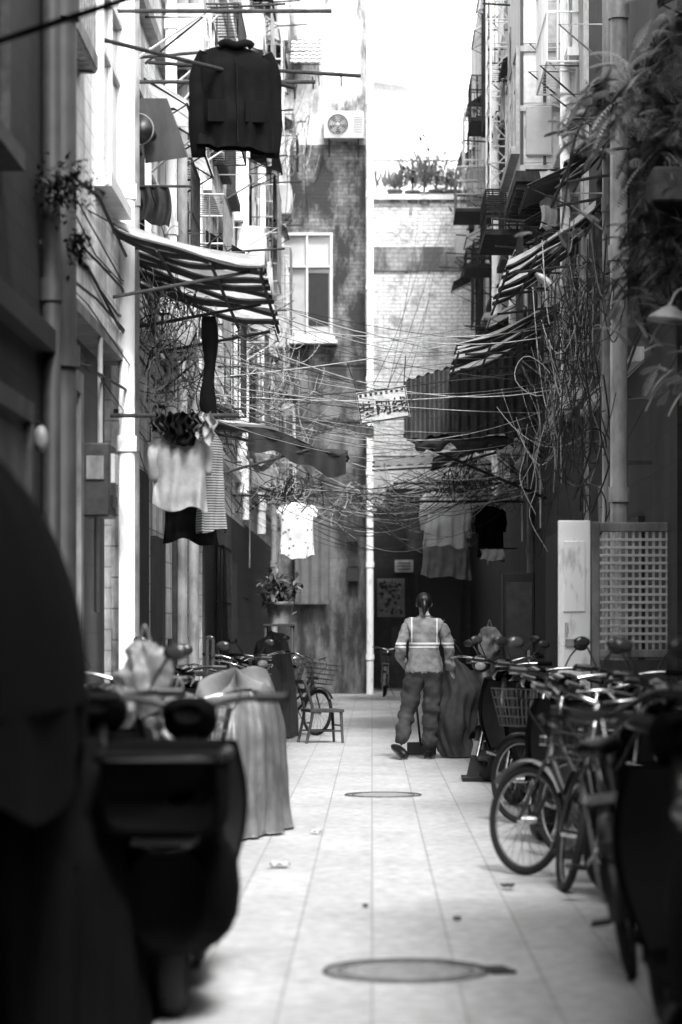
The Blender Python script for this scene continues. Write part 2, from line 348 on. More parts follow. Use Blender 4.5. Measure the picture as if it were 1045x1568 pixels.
fy(410,452,790,1050,.0,.08,m_lowY); fy(508,522,795,1062,.0,.25,m_white); fy(524,560,700,1000,.0,.18,m_plastY)
fy(524,560,1001,1062,.0,.22,m_wood); fy(455,506,925,1062,.0,.06,m_lowY)
b.X=Matrix()
for k,(a,c) in enumerate(((806,830),(850,868),(870,890))):
    p=W(533,c,E);q=W(551,a,E); b.bb(p.x,q.x,E-.26,E-.181,p.z,q.z,m_steel)
b.done()
b=B('door_curtain'); p=W(452,925,E-.3);q=W(505,790,E-.3)
b.grid(lambda u,v:(p.x+(q.x-p.x)*u,E-.3+.03*math.sin(u*22),q.z+(p.z-q.z)*v),40,4,m_curtain); b.cyl((p.x-.1,E-.3,q.z),(q.x+.1,E-.3,q.z),.015,m_rust,6); b.done()
b=B('air_conditioner'); b.X=FY(E); p=W(527,218,E); acu(b,p.x,p.z,.35); b.X=Matrix(); b.done()
pipe(*W(567,0,49.6)[:2],0,16.5,.07,m_pipew,'drainpipe')
# BRICK building behind
E2=55
b=B('whitewashed_brick_building'); zt=W(0,305,E2).z
b.bb(-.099,2.5,E2,62,5.3,zt,m_brickY); b.bb(-.098,2.5,E2,62,-.1,5.299,m_lowY)
b.bb(-.15,2.5,E2-.12,E2-.001,zt-.02,zt+.1,m_white); b.bb(-.05,2.3,E2-.05,E2-.001,W(0,415,E2).z,W(0,378,E2).z,m_wallY)
b.X=FY(E2); win(b,W(718,0,E2).x,W(718,0,E2).x+.6,W(0,402,E2).z,W(0,380,E2).z+.4,m_rust,m_glass,2)
p=W(640,1062,E2);q=W(705,880,E2); b.bb(p.x,q.x,0,.03,0,q.z,m_black); b.bb(p.x-.08,p.x,0,.1,0,q.z+.1,m_wood); b.bb(q.x,q.x+.08,0,.1,0,q.z+.1,m_wood)
p=W(600,1055,E2);q=W(630,960,E2); b.bb(p.x,q.x,0,.03,0,q.z,m_steel)
b.bb(-.05,2.2,0,.05,4.55,5.25,m_white); b.bb(-.05,.3,0,.06,4.0,4.54,m_white)
b.X=Matrix()
for k in range(9): b.cyl((.1+k*.27,E2+.1,zt),(.1+k*.27,E2+.1,zt+.9),.015,m_galv,5)
b.cyl((0,E2+.1,zt+.9),(2.4,E2+.1,zt+.9),.02,m_galv,5)
b.done()
b=B('wall_poster'); p=W(578,945,E2-.02);q=W(620,886,E2-.02); b.box(((p.x+q.x)/2,E2-.03,(p.z+q.z)/2),(q.x-p.x,.02,q.z-p.z),m_clgrey)
rr=random.Random(3)
for i in range(60): b.box((rr.uniform(p.x+.06,q.x-.06),E2-.045-.0005*i,rr.uniform(p.z+.08,q.z-.06)),(rr.uniform(.02,.09),.008,rr.uniform(.02,.10)),rr.choice([m_black,m_steel,m_paper]),(0,rr.uniform(-.8,.8),0))
b.done()
b=B('house_number_sign'); p=W(619,867,E2-.02); b.box((p.x,E2-.04,p.z),(.42,.03,.28),m_paper); 
for k in range(3): b.box((p.x,E2-.06,p.z+.07-.07*k),(.3,.01,.022),m_black)
b.done()
b=B('pale_rooftop_house'); b.bb(-.6,3.4,66,74,-.1,W(0,190,66).z,m_paleY); b.bb(-.6,1.0,67,74,W(0,190,66).z,W(0,110,66).z,m_paleY)  # white walls brightened in colour in place of distant haze
b.add([(-.8,66.5,W(0,110,66).z),(1.2,66.5,W(0,110,66).z-.3),(1.2,73,W(0,110,66).z-.3),(-.8,73,W(0,110,66).z+.1),(.3,66.5,W(0,90,66).z),(.3,73,W(0,90,66).z)],[(0,1,4),(1,2,5,4),(0,4,5,3)],m_paleY)
b.X=FY(66)
for k in range(4): b.tube([(1.0,.3,15.4+k*.25),(3.3,.3,15.4+k*.25)],.02,m_white,4)
for k in range(6): b.tube([(1.0+k*.45,.3,15.2),(1.0+k*.45,.3,16.3)],.02,m_white,4)
b.X=Matrix(); b.done()
# RIGHT SIDE
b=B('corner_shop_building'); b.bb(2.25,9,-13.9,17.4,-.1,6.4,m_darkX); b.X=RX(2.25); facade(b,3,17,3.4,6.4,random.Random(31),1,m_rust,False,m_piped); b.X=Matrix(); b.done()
b=B('dark_tenement_building'); b.bb(2.2,9,17.41,24.5,-.1,7.9,m_darkX); b.X=RX(2.2); facade(b,19.5,24.5,4.0,7.9,random.Random(33),.8,m_rust,False)
b.bb(19.5,20.9,.003,.05,0,2.2,m_black); b.bb(22,22.2,0,.12,0,2.6,m_tileL2); b.X=Matrix(); b.done()
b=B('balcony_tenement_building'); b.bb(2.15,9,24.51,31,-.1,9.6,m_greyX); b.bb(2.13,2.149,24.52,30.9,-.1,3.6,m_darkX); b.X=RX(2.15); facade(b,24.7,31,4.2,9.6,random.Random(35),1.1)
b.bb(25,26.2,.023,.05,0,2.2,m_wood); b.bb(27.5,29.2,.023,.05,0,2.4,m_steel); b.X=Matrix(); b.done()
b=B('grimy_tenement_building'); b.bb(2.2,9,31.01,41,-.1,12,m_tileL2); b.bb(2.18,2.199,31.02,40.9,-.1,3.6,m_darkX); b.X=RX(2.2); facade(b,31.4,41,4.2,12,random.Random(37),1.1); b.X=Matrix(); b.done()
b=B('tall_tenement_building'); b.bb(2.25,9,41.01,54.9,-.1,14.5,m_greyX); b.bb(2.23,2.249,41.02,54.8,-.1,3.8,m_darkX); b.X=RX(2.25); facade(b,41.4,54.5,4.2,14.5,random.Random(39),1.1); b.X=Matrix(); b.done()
b=B('enclosed_balcony'); d=27.5; p=W(797,262,d);q=W(920,0,d)
b.X=FY(d); b.bb(p.x,2.14,-2.5,0,p.z,q.z+1,m_white)
z=p.z
for k in range(4):
    b.bb(p.x,2.14,.0,.03,z,z+.07,m_galv); b.bb(p.x+.03,2.1,0,.012,z+.1,z+.62,m_paleY)
    for u in (p.x,p.x+.26,p.x+.5): b.bb(u,u+.035,0,.04,z+.071,z+.68,m_steel)
    z+=.68
b.X=RX(p.x); 
for k in range(3): win(b,d+.15+k*.8,d+.75+k*.8,p.z+.3,p.z+1.4,m_galv,m_glassl,2,.04)
b.X=Matrix(); b.bb(p.x-.05,2.14,d-.05,d+2.5,p.z-.12,p.z-.001,m_rust)
for k in range(10): b.bb(p.x-.04,2.13,d+.05+k*.24,d+.1+k*.24,p.z-.2,p.z-.121,m_rust)
b.done()
b=B('lattice_steel_stair'); d=34
x0=W(752,0,d).x;x1=W(788,0,d).x
for yy in(d,d+1.2):
    for x in(x0,x1): b.tube([(x,yy,W(0,300,d).z),(x,yy,11)],.016,m_white,5)
z=W(0,300,d).z;k=0
while z<10.9:
    for yy in(d,d+1.2):
        b.tube([(x0,yy,z),(x1,yy,z)],.010,m_white,4); b.tube([(x0 if k%2 else x1,yy,z),(x1 if k%2 else x0,yy,z+.35)],.008,m_white,4)
    b.tube([(x0,d,z),(x0,d+1.2,z)],.009,m_white,4); z+=.35;k+=1
b.bb(x0-.05,x1+.2,d-.05,d+1.3,W(0,300,d).z-.08,W(0,300,d).z,m_rust)
for zz in (W(0,300,d).z+.2,): b.tube([(x1,d+.7,zz),(2.2,d+.7,zz)],.03,m_rust,5)
b.done()
def cagebal(px0,px1,py0,py1,d,dp,mat,wall=2.15):
    b=B('window_cage_balcony'); p=W(px0,py1,d);q=W(px1,py0,d)
    b.X=RX(wall); cage(b,d,d+dp,p.z,q.z,wall-p.x,mat,.009)
    b.bb(d-.02,d+dp+.02,0,wall-p.x+.02,p.z-.06,p.z-.01,m_rust)
    n=int((wall-p.x)/.1)
    for i in range(n): b.tube([(d,.05+i*.1,p.z),(d,.05+i*.1,q.z)],.008,mat,4)
    b.X=Matrix(); b.done()
cagebal(745,830,290,352,30,1.6,m_rust); cagebal(700,760,255,318,42,1.4,m_galv,2.2); cagebal(715,770,380,405,44,1.2,m_rust,2.2)
cagebal(722,770,115,180,45,1.4,m_rust,2.2)
pipe(-1.70,13.2,0,8.9,.085,m_piped,wall=-1.78); pipe(-1.72,13.9-.95,0,8.9,.05,m_piped,wall=-1.78)
pipe(*W(194,0,18.2)[:2],0,9.9,.062,m_pipew,wall=-1.9); pipe(W(207,0,18.7).x,18.7,0,9.9,.035,m_pipeg,wall=-2.0)
pipe(W(262,0,22.3).x,22.3,2.2,11.9,.055,m_pipew,wall=-2.0); pipe(-1.83,23.3,0,11.9,.05,m_pipeg,wall=-2.0)
pipe(W(297,0,25.2).x,25.2,0,11.9,.055,m_pipeg,wall=-2.0); pipe(-1.8,33.6,3.2,13.4,.085,m_pipew,wall=-1.9); pipe(-1.83,35,2.9,13.4,.05,m_pipew,wall=-1.9)
pipe(-1.83,40,2.9,15.9,.07,m_pipew,wall=-1.95); pipe(-1.80,44.5,0,15.9,.06,m_pipeg,wall=-1.95)
pipe(W(948,0,19).x,19,0,7.8,.068,m_pipeg,wall=2.2); pipe(W(930,0,20.5).x,20.5,0,7.8,.04,m_pipeg,wall=2.2)
pipe(2.05,25.6,3.6,9.5,.055,m_pipew,wall=2.15); pipe(2.02,30.7,0,9.5,.05,m_pipeg,wall=2.15); pipe(2.1,36,3.6,11.9,.06,m_pipew,wall=2.2); pipe(2.12,41.5,3.6,14.4,.06,m_pipew,wall=2.25)
# ---------------------------------------------------------------- awnings
def slat_awning(name,xw,xt,y0,y1,zw,zt,sheet=m_poly,slat=m_slat,step=.3,sw=.13,sheets=True,sag=.06):
    b=B(name); rg=random.Random(name+str(y0)); n=int((y1-y0)/step)
    for i in range(n):
        y=y0+i*step+rg.uniform(-.05,.05); dz=rg.uniform(-.05,.05); s2=rg.uniform(0,6)
        def f(u,v,y=y,dz=dz): return (xw+(xt-xw)*u,y+sw*v+.03*math.sin(u*5+s2),zw+(zt-zw)*u-sag*math.sin(u*math.pi)+dz*u+.02*math.sin(v*6.28)+.018*math.sin(u*9+s2))
        b.grid(f,12,4,slat)
    if sheets: b.grid(lambda u,v:(xw+(xt-xw)*(.02+.96*u),y0+(y1-y0)*v,.05+zw+(zt-zw)*u-sag*math.sin(u*math.pi)+.015*math.sin(v*(y1-y0)*50)),8,int((y1-y0)*24),sheet)
    for t in (.02,.35,.68,.98): b.tube([(xw+(xt-xw)*t,y0-.02,zw+(zt-zw)*t-.05-sag*math.sin(t*3.14)),(xw+(xt-xw)*t,y1,zw+(zt-zw)*t-.05-sag*math.sin(t*3.14))],.014,m_rust,5)
    for y in (y0+.1,(y0+y1)/2,y1-.1): b.tube([(xw,y,zw-.55),(xt-(xt-xw)*.08,y,zt-.05)],.014,m_rust,5)
    b.done()
slat_awning('slatted_awning',-1.98,-.80,17.6,21.3,4.25,3.95,step=.34,sw=.16)
slat_awning('slatted_awning',2.18,1.28,23.0,26.2,5.35,4.75,step=.3,sw=.12)
slat_awning('slatted_awning',2.14,.92,26.3,29.5,4.9,4.35,step=.4,sw=.12)
slat_awning('slatted_awning',2.18,1.55,18.6,21.0,5.6,5.0,step=.3,sw=.15,sheets=False)
b=B('corrugated_roof_canopy'); d=30
p=W(622,580,d);q=W(840,570,d)
b.grid(lambda u,v:(p.x+(2.14-p.x)*u,29.4+3.2*v,W(0,590,d).z+.55*u+.2*v+.018*math.sin(u*95)),110,3,m_corr)
b.grid(lambda u,v:(p.x-.03+(2.12-p.x)*u,29.38-.10*v+.018*math.sin(u*95),W(0,592,d).z+.50*u*(1-v)-v*(.68+.02*math.sin(u*60)+.03*math.sin(u*17))),110,6,m_corr)
b.grid(lambda u,v:(p.x+.1+(1.2)*u,29.36-.06*math.sin(v*3),W(0,592,d).z-.66-v*(.16+.04*math.sin(u*31)+.03*math.sin(u*13))),60,4,m_tarp)
b.tube([(p.x,29.45,3.62),(2.1,29.45,3.75)],.03,m_rust,6); b.tube([(p.x,32.4,3.9),(2.1,32.4,4.1)],.03,m_rust,6)
b.tube([(p.x+.05,29.45,3.6),(2.12,29.5,2.9)],.02,m_rust,6)
b.done()
b=B('tarpaulin_awning'); 
def tf(u,v): return (-1.9+1.62*u,26.0+2.4*v,3.62-.42*u-.10*math.sin(u*9+v*2)*.4-.05*math.sin(v*7)+.1*v)
b.grid(tf,30,14,m_tarp); b.grid(lambda u,v:(tf(u*.55,v)[0],tf(u*.55,v)[1],tf(u*.55,v)[2]+.03),16,10,m_tarpl)
b.grid(lambda u,v:(tf(.35+.65*u,0)[0],25.99-.03*math.sin(u*20),tf(.35+.65*u,0)[2]-.01-v*(.24+.03*math.sin(u*17))),40,4,m_tarp)
for v in(0,1): b.tube([Vector(tf(0,v))-Vector((0,0,.04)),Vector(tf(1,v))-Vector((0,0,.03))],.018,m_rust,6)
b.tube([Vector(tf(1,0)),Vector(tf(1,1))],.018,m_rust,6); b.tube([(-1.9,26.05,2.9),Vector(tf(.8,0))],.016,m_rust,6); b.done()
b=B('sheet_metal_canopy'); d=39; p=W(478,625,d)
b.grid(lambda u,v:(p.x+1.0*u,d+1.5*v,W(0,650,d).z+.28*(1-abs(u-.45)*1.2)-.42*(1-v)*.8+.015*math.sin(u*60)),60,4,m_corr); b.tube([(-1.9,d+.8,W(0,640,d).z),(p.x+.95,d+.8,W(0,640,d).z)],.02,m_rust,5); b.done()
b=B('translucent_awning'); d=42
b.grid(lambda u,v:(0.05+2.1*u,d+3*v,4.15+.35*v+.12*u+.015*math.sin(u*70)),80,3,m_poly)
for y in(d,d+1.5,d+3): b.tube([(-.0,y,4.08+.117*(y-d)),(2.2,y,4.2+.117*(y-d))],.02,m_rust,5)
b.done()
b=B('patched_awning'); b.grid(lambda u,v:(.9+1.3*u,35+2.0*v,3.80+.35*u+.1*math.sin(u*6+v*5)*.4),20,8,m_tarp)
b.tube([(.9,35,3.75),(2.2,35,4.1)],.02,m_rust,5); b.tube([(.9,37,3.75),(2.2,37,4.1)],.02,m_rust,5); b.done()
b=B('doorway_awning'); b.grid(lambda u,v:(.1+2.1*u,50+4*v,3.75+.3*v+.03*math.sin(u*20)),40,4,m_tarp); b.tube([(.1,50,3.7),(2.2,50,3.7)],.02,m_rust,5); b.tube([(.1,52,3.85),(2.2,52,3.85)],.02,m_rust,5); b.done()
slat_awning('shop_awning',-1.8,-.65,1.5,9.2,3.9,3.75,m_tarp,m_slat,.5,.2); slat_awning('shop_awning',2.25,.9,1.5,8.6,3.9,3.75,m_tarp,m_slat,.5,.2)  # unseen awnings added above the frame to shade the foreground
S=B('internet_installation_sign'); c=W(587,620,28.8); rot=Matrix.Translation(c)@Matrix.Rotation(math.radians(-9),4,'Y')
S.X=rot; S.box((0,0,0),(.60,.025,.38),m_paper)
for k in range(9): S.box((-.25+k*.0625,-.016,.145),(.03,.006,.035),m_black)
for s in(-1,1): S.box((s*.288,-.016,0),(.012,.006,.36),m_black); S.box((0,-.016,s*.178),(.56,.006,.012),m_black)
S.tube([(-.28,0,.19),(-.35,.1,.6)],.006,m_cable,4); S.tube([(.28,0,.19),(.36,.1,.55)],.006,m_cable,4)
S.X=Matrix(); so=S.done()
try:
    cu=bpy.data.curves.new('t','FONT'); cu.body='\u88c5\u7f51\u7ebf'; cu.size=.195; cu.align_x='CENTER'; cu.align_y='CENTER'; cu.extrude=.003; cu.offset=.003
    to=bpy.data.objects.new('t',cu); sc.collection.objects.link(to); dg=bpy.context.evaluated_depsgraph_get()
    me=bpy.data.meshes.new_from_object(to.evaluated_get(dg)); bpy.data.objects.remove(to)
    me.materials.clear(); me.materials.append(m_black); tt=bpy.data.objects.new('lettering',me); sc.collection.objects.link(tt)
    tt.matrix_world=rot@Matrix.Translation((0,-.018,-.04))@Matrix.Rotation(math.pi/2,4,'X')
    tt.parent=so; tt.matrix_parent_inverse=Matrix.Translation(-so.location)
except Exception as e: print('text fail',e)
# ---------------------------------------------------------------- wires
b=B('overhead_wires'); rg=random.Random(4)
def cat(a,c,s,n=14): 
    a=Vector(a);c=Vector(c); return [a.lerp(c,i/n)-Vector((0,0,s*4*(i/n)*(1-i/n))) for i in range(n+1)]
for i in range(52):
    a=(-1.9,rg.uniform(18,28),rg.uniform(3.3,4.6)); c=(2.15,rg.uniform(22,37),rg.uniform(3.6,4.9))
    b.tube(cat(a,c,rg.uniform(.05,.6)),rg.choice([.002,.003,.003,.005]),rg.choice([m_cable,m_cable,m_cableg]),4)
for i in range(44):
    a=(-1.85,rg.uniform(19,32),rg.uniform(3.0,5.0)); c=(rg.uniform(-1.6,-.2),rg.uniform(40,50),rg.uniform(3,6.5))
    b.tube(cat(a,c,rg.uniform(.1,.9)),rg.choice([.003,.004,.005]),rg.choice([m_cable,m_cableg,m_cableg]),4)
for i in range(60):
    a=(rg.uniform(-1.5,.2),rg.uniform(29,40),rg.uniform(2.9,3.6)); c=(rg.uniform(1.0,2.1),rg.uniform(28,40),rg.uniform(2.8,3.9))
    b.tube(cat(a,c,rg.uniform(.1,.7)),rg.choice([.003,.004,.006]),rg.choice([m_cable,m_cable,m_cableg]),4)
for i in range(5):
    a=W(rg.uniform(600,680),rg.uniform(300,480),54.7); c=(rg.uniform(-.1,.5),30,rg.uniform(3.6,4.2))
    b.tube(cat(a,c,.3),.005,m_cable,4)
for i in range(12):
    z=rg.uniform(2.9,4.2); b.tube([(-1.93+rg.uniform(0,.12),y,z+.1*math.sin(y+i)) for y in range(14,37,2)],rg.choice([.006,.012]),m_cable,4)
    b.tube([(2.12-rg.uniform(0,.12),y,z+.1*math.sin(y*1.3+i)) for y in range(14,37,2)],rg.choice([.006,.012]),m_cable,4)
b.done()
def tangle(c,sz,n,mats,r=(.003,.005),seed=0,name='cable_tangle',loops=.30,hang=.1):
    b=B(name); rg=random.Random(seed); c=Vector(c)
    def pt(k=.38): return c+Vector([rg.gauss(0,k)*s for s in sz])
    for i in range(n):
        q=rg.random(); m=rg.choice(mats); rr=rg.uniform(*r)
        if q<loops:
            o=pt(); th=rg.uniform(0,3.14); R1=rg.uniform(.06,.22); R2=R1*rg.uniform(.7,1.5); u=Vector((math.cos(th),math.sin(th),rg.uniform(-.2,.2))); v=Vector((rg.uniform(-.4,.4),rg.uniform(-.3,.3),1)); turns=rg.choice([.7,.9,1.1,1.6]); N_=int(16*turns)
            b.tube([o+u*R1*(1+.12*math.sin(k*.5+i))*math.cos(k*6.2832/16)+v*R2*(1+.1*math.cos(k*.8+i))*math.sin(k*6.2832/16)+Vector((.02*math.sin(k*.4),.02*math.cos(k*.6),0)) for k in range(N_)],rr,m,4)
        elif q<1-hang:
            a=pt(.5); e=pt(.5); a.z=c.z+rg.gauss(.2,.4)*sz[2]; e.z=c.z+rg.gauss(.2,.4)*sz[2]; b.tube(cat(a,e,rg.uniform(.05,.6)*sz[2],12),rr,m,4)
        else:
            a=pt(.4); b.tube(cr([a+Vector((rg.uniform(-.15,.15),0,sz[2]*.6)),a+Vector((rg.uniform(-.06,.06),0,.1)),a+Vector((rg.uniform(-.1,.1),0,-sz[2]*.3)),a+Vector((rg.uniform(-.2,.2),0,-sz[2]*.8))],5),rr,m,4)
    b.done()
tangle(W(880,520,21),(.4,.8,.9),110,[m_cable,m_cable,m_cable,m_cableg],(.002,.005),seed=1)
tangle(W(850,660,24),(.45,.9,.7),90,[m_cable,m_cable,m_cable,m_cableg],(.002,.005),seed=2)
tangle(W(255,480,20),(.45,1.2,.5),80,[m_cable,m_cable,m_cableg],(.002,.005),seed=3)
tangle(W(245,580,19.5),(.4,1.0,.5),60,[m_cable,m_cableg],(.002,.005),seed=4)
tangle(W(440,755,31),(.55,1.0,.22),80,[m_cable,m_cable,m_cableg],(.003,.007),seed=5)
tangle(W(430,590,36),(.6,2,1.0),60,[m_cableg,m_cableg,m_cable],(.003,.005),seed=6)
tangle(W(720,745,33),(1.0,1.5,.34),130,[m_cable,m_cable,m_cableg],(.003,.006),seed=7)
tangle(W(900,440,18.6),(.3,.8,.6),30,[m_cable],(.003,.006),seed=8)
tangle(W(450,230,46),(.5,1,1.4),30,[m_cable,m_cableg],(.004,.007),seed=9)
tangle(W(580,765,38),(.9,1,.3),70,[m_cable,m_cableg],(.003,.006),seed=10)
tangle(W(900,680,19.5),(.3,.6,.8),26,[m_cable],(.004,.008),seed=13,loops=.2,hang=.5)
b=B('wall_brackets'); rg=random.Random(8)
for i in range(36):
    y=rg.uniform(19,46); z=rg.uniform(4,CH+HY*y/F); l=rg.uniform(.3,.7)
    b.tube([(-1.95,y,z-.4),(-1.95+l,y,z),(-1.95,y,z)],.012,rg.choice([m_rust,m_galv,m_white]),4)
for i in range(34):
    y=rg.uniform(20,46); z=rg.uniform(4,CH+HY*y/F); l=rg.uniform(.3,.6)
    b.tube([(2.2,y,z-.4),(2.2-l,y,z),(2.2,y,z)],.012,rg.choice([m_rust,m_galv]),4)
b.done()
# ---------------------------------------------------------------- laundry
def garment(name,top,w,h,mat,sl=.5,mat2=None,sy=0,dp=.05,hang=.12,seed=0,skew=0,sr=.09,fold=1):
    b=B(name); rg=random.Random(seed); ph=rg.uniform(0,6); b.X=Matrix.Translation(top)@Matrix.Rotation(sy,4,'Z')
    def hw(v): return w*.5*((.30+.70*min(1,(v/.11)**.55)))*(1-.07*math.sin(v*3.1)+.05*v)
    def f(u,v):
        t=u*6.2832; cx=math.cos(t); x=(abs(cx)**.8)*(1 if cx>0 else -1)*hw(v)
        nz=noise.noise(Vector((x*7+seed,v*2,seed*2.0)))
        fo=fold*(.022*math.sin(x*34+ph+v+nz*3)*v+.012*math.sin(x*67+ph*2+v*3)*v+.003*math.sin(v*15+x*7+ph)+.03*nz*v)
        return (x+skew*v*v,math.sin(t)*dp*(.4+.6*min(1,v*5))+fo,-h*v+.015*math.sin(x*14+ph)*v-.05*v*nz-.02*math.sin(x*5))
    b.grid(f,64,34,mat,True)
    if sl:
        for s in(-1,1):
            x0=s*w*.38; ll=sl*rg.uniform(.9,1.1); pts=cr([(x0,0,-.07*h),(x0+s*w*.09,.01,-.11*h-.10*ll),(x0+s*w*.14,.03*s,-.10*h-.5*ll),(x0+s*w*.11,.02,-.10*h-ll)],6)
            n=len(pts); b.tube(pts,[w*(sr+.010*math.sin(i*.9+ph)+.02*min(1,i/4)-.02*(i/n)) for i in range(n)],mat2 or mat,12,flat=.6)
    b.tube(cr([(-w*.36,0,-.035*h),(0,0,.03),(w*.36,0,-.035*h)],4),.008,m_black,5); b.tube([(0,0,.03),(0,0,hang)],.005,m_chrome,5)
    return b
def pole(x0,x1,y,z,y1=None,z1=None,name='drying_pole'):
    b=B(name); b.tube([(x0,y,z),(x1,y1 or y,z1 or z)],.016,m_rust,8); b.done()
t=W(361,72,18)
b=garment('hanging_jacket',t,.56,.76,m_clblack,.70,sy=.12,dp=.09,hang=.27,seed=1,sr=.105,fold=1.4)
b.tube(cr([(-.12,-.04,.0),(-.08,-.06,.02),(0,-.07,.0),(.08,-.06,.02),(.12,-.04,.0)],5),.03,m_clblack,8)
b.tube([(0,-.105,-.10),(0.01,-.12,-.72)],.006,m_steel,5)
for s in(-1,1): b.box((s*.14,-.105,-.50),(.15,.02,.16),m_clblack)
b.done()
pole(-1.9,-.3,18,t.z+.27); pole(-1.9,-.45,19.2,W(0,125,19.2).z); pole(-1.9,-.1,20.5,W(0,95,20.5).z,21); pole(-1.9,-.6,17,W(0,60,17).z,18.5)
t=W(276,665,18); garment('hanging_pale_shirt',t,.40,.56,m_clgrey,.26,sy=.15,hang=.14,seed=2,fold=1.3).done()
pole(-1.95,-1.0,18,t.z+.14)
t=W(322,660,18.4); garment('hanging_striped_shirt',t,.22,.78,m_stripe,.0,sy=.7,hang=.12,seed=3,fold=1.5).done()
t=W(292,760,18.8); garment('hanging_dark_trousers',t,.42,.36,m_clblack,0,hang=.7,seed=4,fold=1.5).done()
b=B('hanging_stocking'); t=W(320,485,18.1); b.tube(cr([t,t+Vector((.01,0,-.3)),t+Vector((-.01,0,-.6)),t+Vector((.02,0,-.84))],5),[.055+.012*math.sin(i*.7) for i in range(16)],m_clblack,10); b.done()
def crumple(c,r,mat,seed,name='hanging_rag'):
    b=B(name); c=Vector(c)
    b.grid(lambda u,v:(c.x+(u-.5)*r*1.6*(.6+.5*v)+.02*math.sin(v*9+seed),c.y+.05*noise.noise(Vector((u*5,v*5,seed*1.0)))+.03*math.sin(u*14+seed),c.z-r*2.2*v*(1+.35*noise.noise(Vector((u*3,seed,1))))+.01*math.sin(u*8)),22,18,mat); b.done()
for i,(x,m) in enumerate(((243,m_cldark),(262,m_clblack),(283,m_clblack),(300,m_cldark),(318,m_clgrey))): crumple(W(x,632,17.9),.07+.02*(i%3),m,i)
t=W(455,770,33); garment('hanging_dotted_dress',t,.46,.74,m_dots,.12,hang=.1,seed=6,fold=1.3).done(); pole(-1.9,-.7,33,t.z+.1)
t=W(682,752,34); garment('hanging_white_shirt',t,.60,.78,m_clwhite,.5,hang=.2,seed=7,fold=1.6).done()
t=W(684,825,34.4); garment('hanging_shawl',t,.70,.55,m_clgrey,.0,hang=.1,seed=8,fold=2).done()
t=W(752,775,33); garment('hanging_dark_shirt',t,.36,.72,m_clblack,.3,m_clblack,hang=.1,seed=9).done()
t=W(700,765,36.5); garment('hanging_pale_vest',t,.45,.55,m_clgrey,.0,hang=.3,seed=10).done()
t=W(640,775,36); garment('hanging_dark_coat',t,.34,.7,m_cldark,.4,hang=.2,seed=11).done()
pole(.3,2.1,34,W(0,740,34).z); pole(.4,2.1,33,W(0,768,33).z)
def towel(name,px0,px1,py0,py1,d,mat,tilt=0):
    b=B(name); p=W(px0,py1,d);q=W(px1,py0,d)
    b.grid(lambda u,v:(p.x+(q.x-p.x)*u+.03*math.sin(v*3),d+.03*math.sin(u*17+v*2)*(.3+v),q.z+(p.z-q.z)*v*(1+tilt*(u-.5))+.012*math.sin(u*9)),26,16,mat)
    b.cyl((p.x-.15,d,q.z+.0),(q.x+.2,d,q.z+.0),.012,m_rust,6); b.done()
towel('hanging_towel',826,880,260,318,26.5,m_clwhite,.1); towel('hanging_towel',826,850,310,350,26.8,m_clwhite); towel('hanging_cloth',213,258,285,343,20.5,m_cldark,.2)
towel('hanging_cloth',735,770,840,858,32.6,m_clwhite,.1)
b=B('window_hood'); d=19; p=W(213,250,d);q=W(287,150,d)
b.add([(p.x,d,q.z),(p.x+.22,d,q.z),(q.x,d,p.z+.05),(p.x+.05,d,p.z),(p.x,d+1,q.z),(p.x+.22,d+1,q.z),(q.x,d+1,p.z+.05)],[(0,1,2,3),(1,5,6,2),(0,4,5,1)],m_corr)
b.tube([(p.x+.10,d-.05,(p.z+q.z)/2-.05),(p.x+.02,d-.30,(p.z+q.z)/2-.05)],[.05,.12],m_black,20); b.ring((p.x+.02,d-.30,(p.z+q.z)/2-.05),.12,.008,m_pipeg,(1,0,0),(0,0,1),24,5); b.done()
# ---------------------------------------------------------------- plants
def leaf(b,p,dr,l,w,mat,up=Vector((0,0,1))):
    dr=dr.normalized(); s=dr.cross(up); 
    if s.length<.1: s=dr.orthogonal()
    s.normalize(); n=s.cross(dr)
    b.add([p,p+dr*l*.45+s*w/2+n*w*.12,p+dr*l,p+dr*l*.45-s*w/2+n*w*.12],[(0,1,2,3)],mat)
def frond(b,o,dr,l,mat,n=12,wl=.055):
    dr=Vector(dr).normalized(); p=Vector(o); pts=[p.copy()]
    for i in range(n):
        dr=(dr+Vector((0,0,-.09))).normalized(); p=p+dr*l/n; pts.append(p.copy())
        s=dr.cross(Vector((0,0,1))).normalized(); k=math.sin((i+1)/(n+1)*3.0)*wl+.01
        for sg in(-1,1): leaf(b,p,s*sg+dr*.45+Vector((0,0,-.2)),k,.014,mat)
    b.tube(pts,.002,mat,3)
b=B('hanging_fern'); rg=random.Random(12)
for (px,py,d,n,m,l) in ((985,135,14.5,90,m_leafl,.24),(1035,60,14.2,60,m_leafl,.22),(930,150,14.8,60,m_leafl,.2),(1000,230,14.5,80,m_leafd,.22),(1030,200,14.3,60,m_leafl,.22),(1040,300,14.5,90,m_leafd,.2),(1005,340,14.2,70,m_leafd,.2),(1040,400,14.2,70,m_leafd,.2),(990,420,15.0,40,m_leafd,.18),(1045,560,14.0,30,m_leafl,.18),(975,470,14.6,20,m_leafl,.16),(890,190,15.2,26,m_leafl,.16),(860,350,15.4,10,m_leafl,.16)):
    c=W(px,py,d)
    for i in range(n):
        a=rg.uniform(0,6.28); frond(b,c+Vector([rg.gauss(0,.09) for _ in range(3)]),(math.cos(a),math.sin(a),rg.uniform(-.9,.8)),l*rg.uniform(.5,1.3),m if rg.random()<.8 else m_leafd)
b.tube(cr([W(1040,60,14.3),W(985,150,14.5),W(1010,330,14.5),W(1040,540,14.2)],6),.012,m_wood,6)
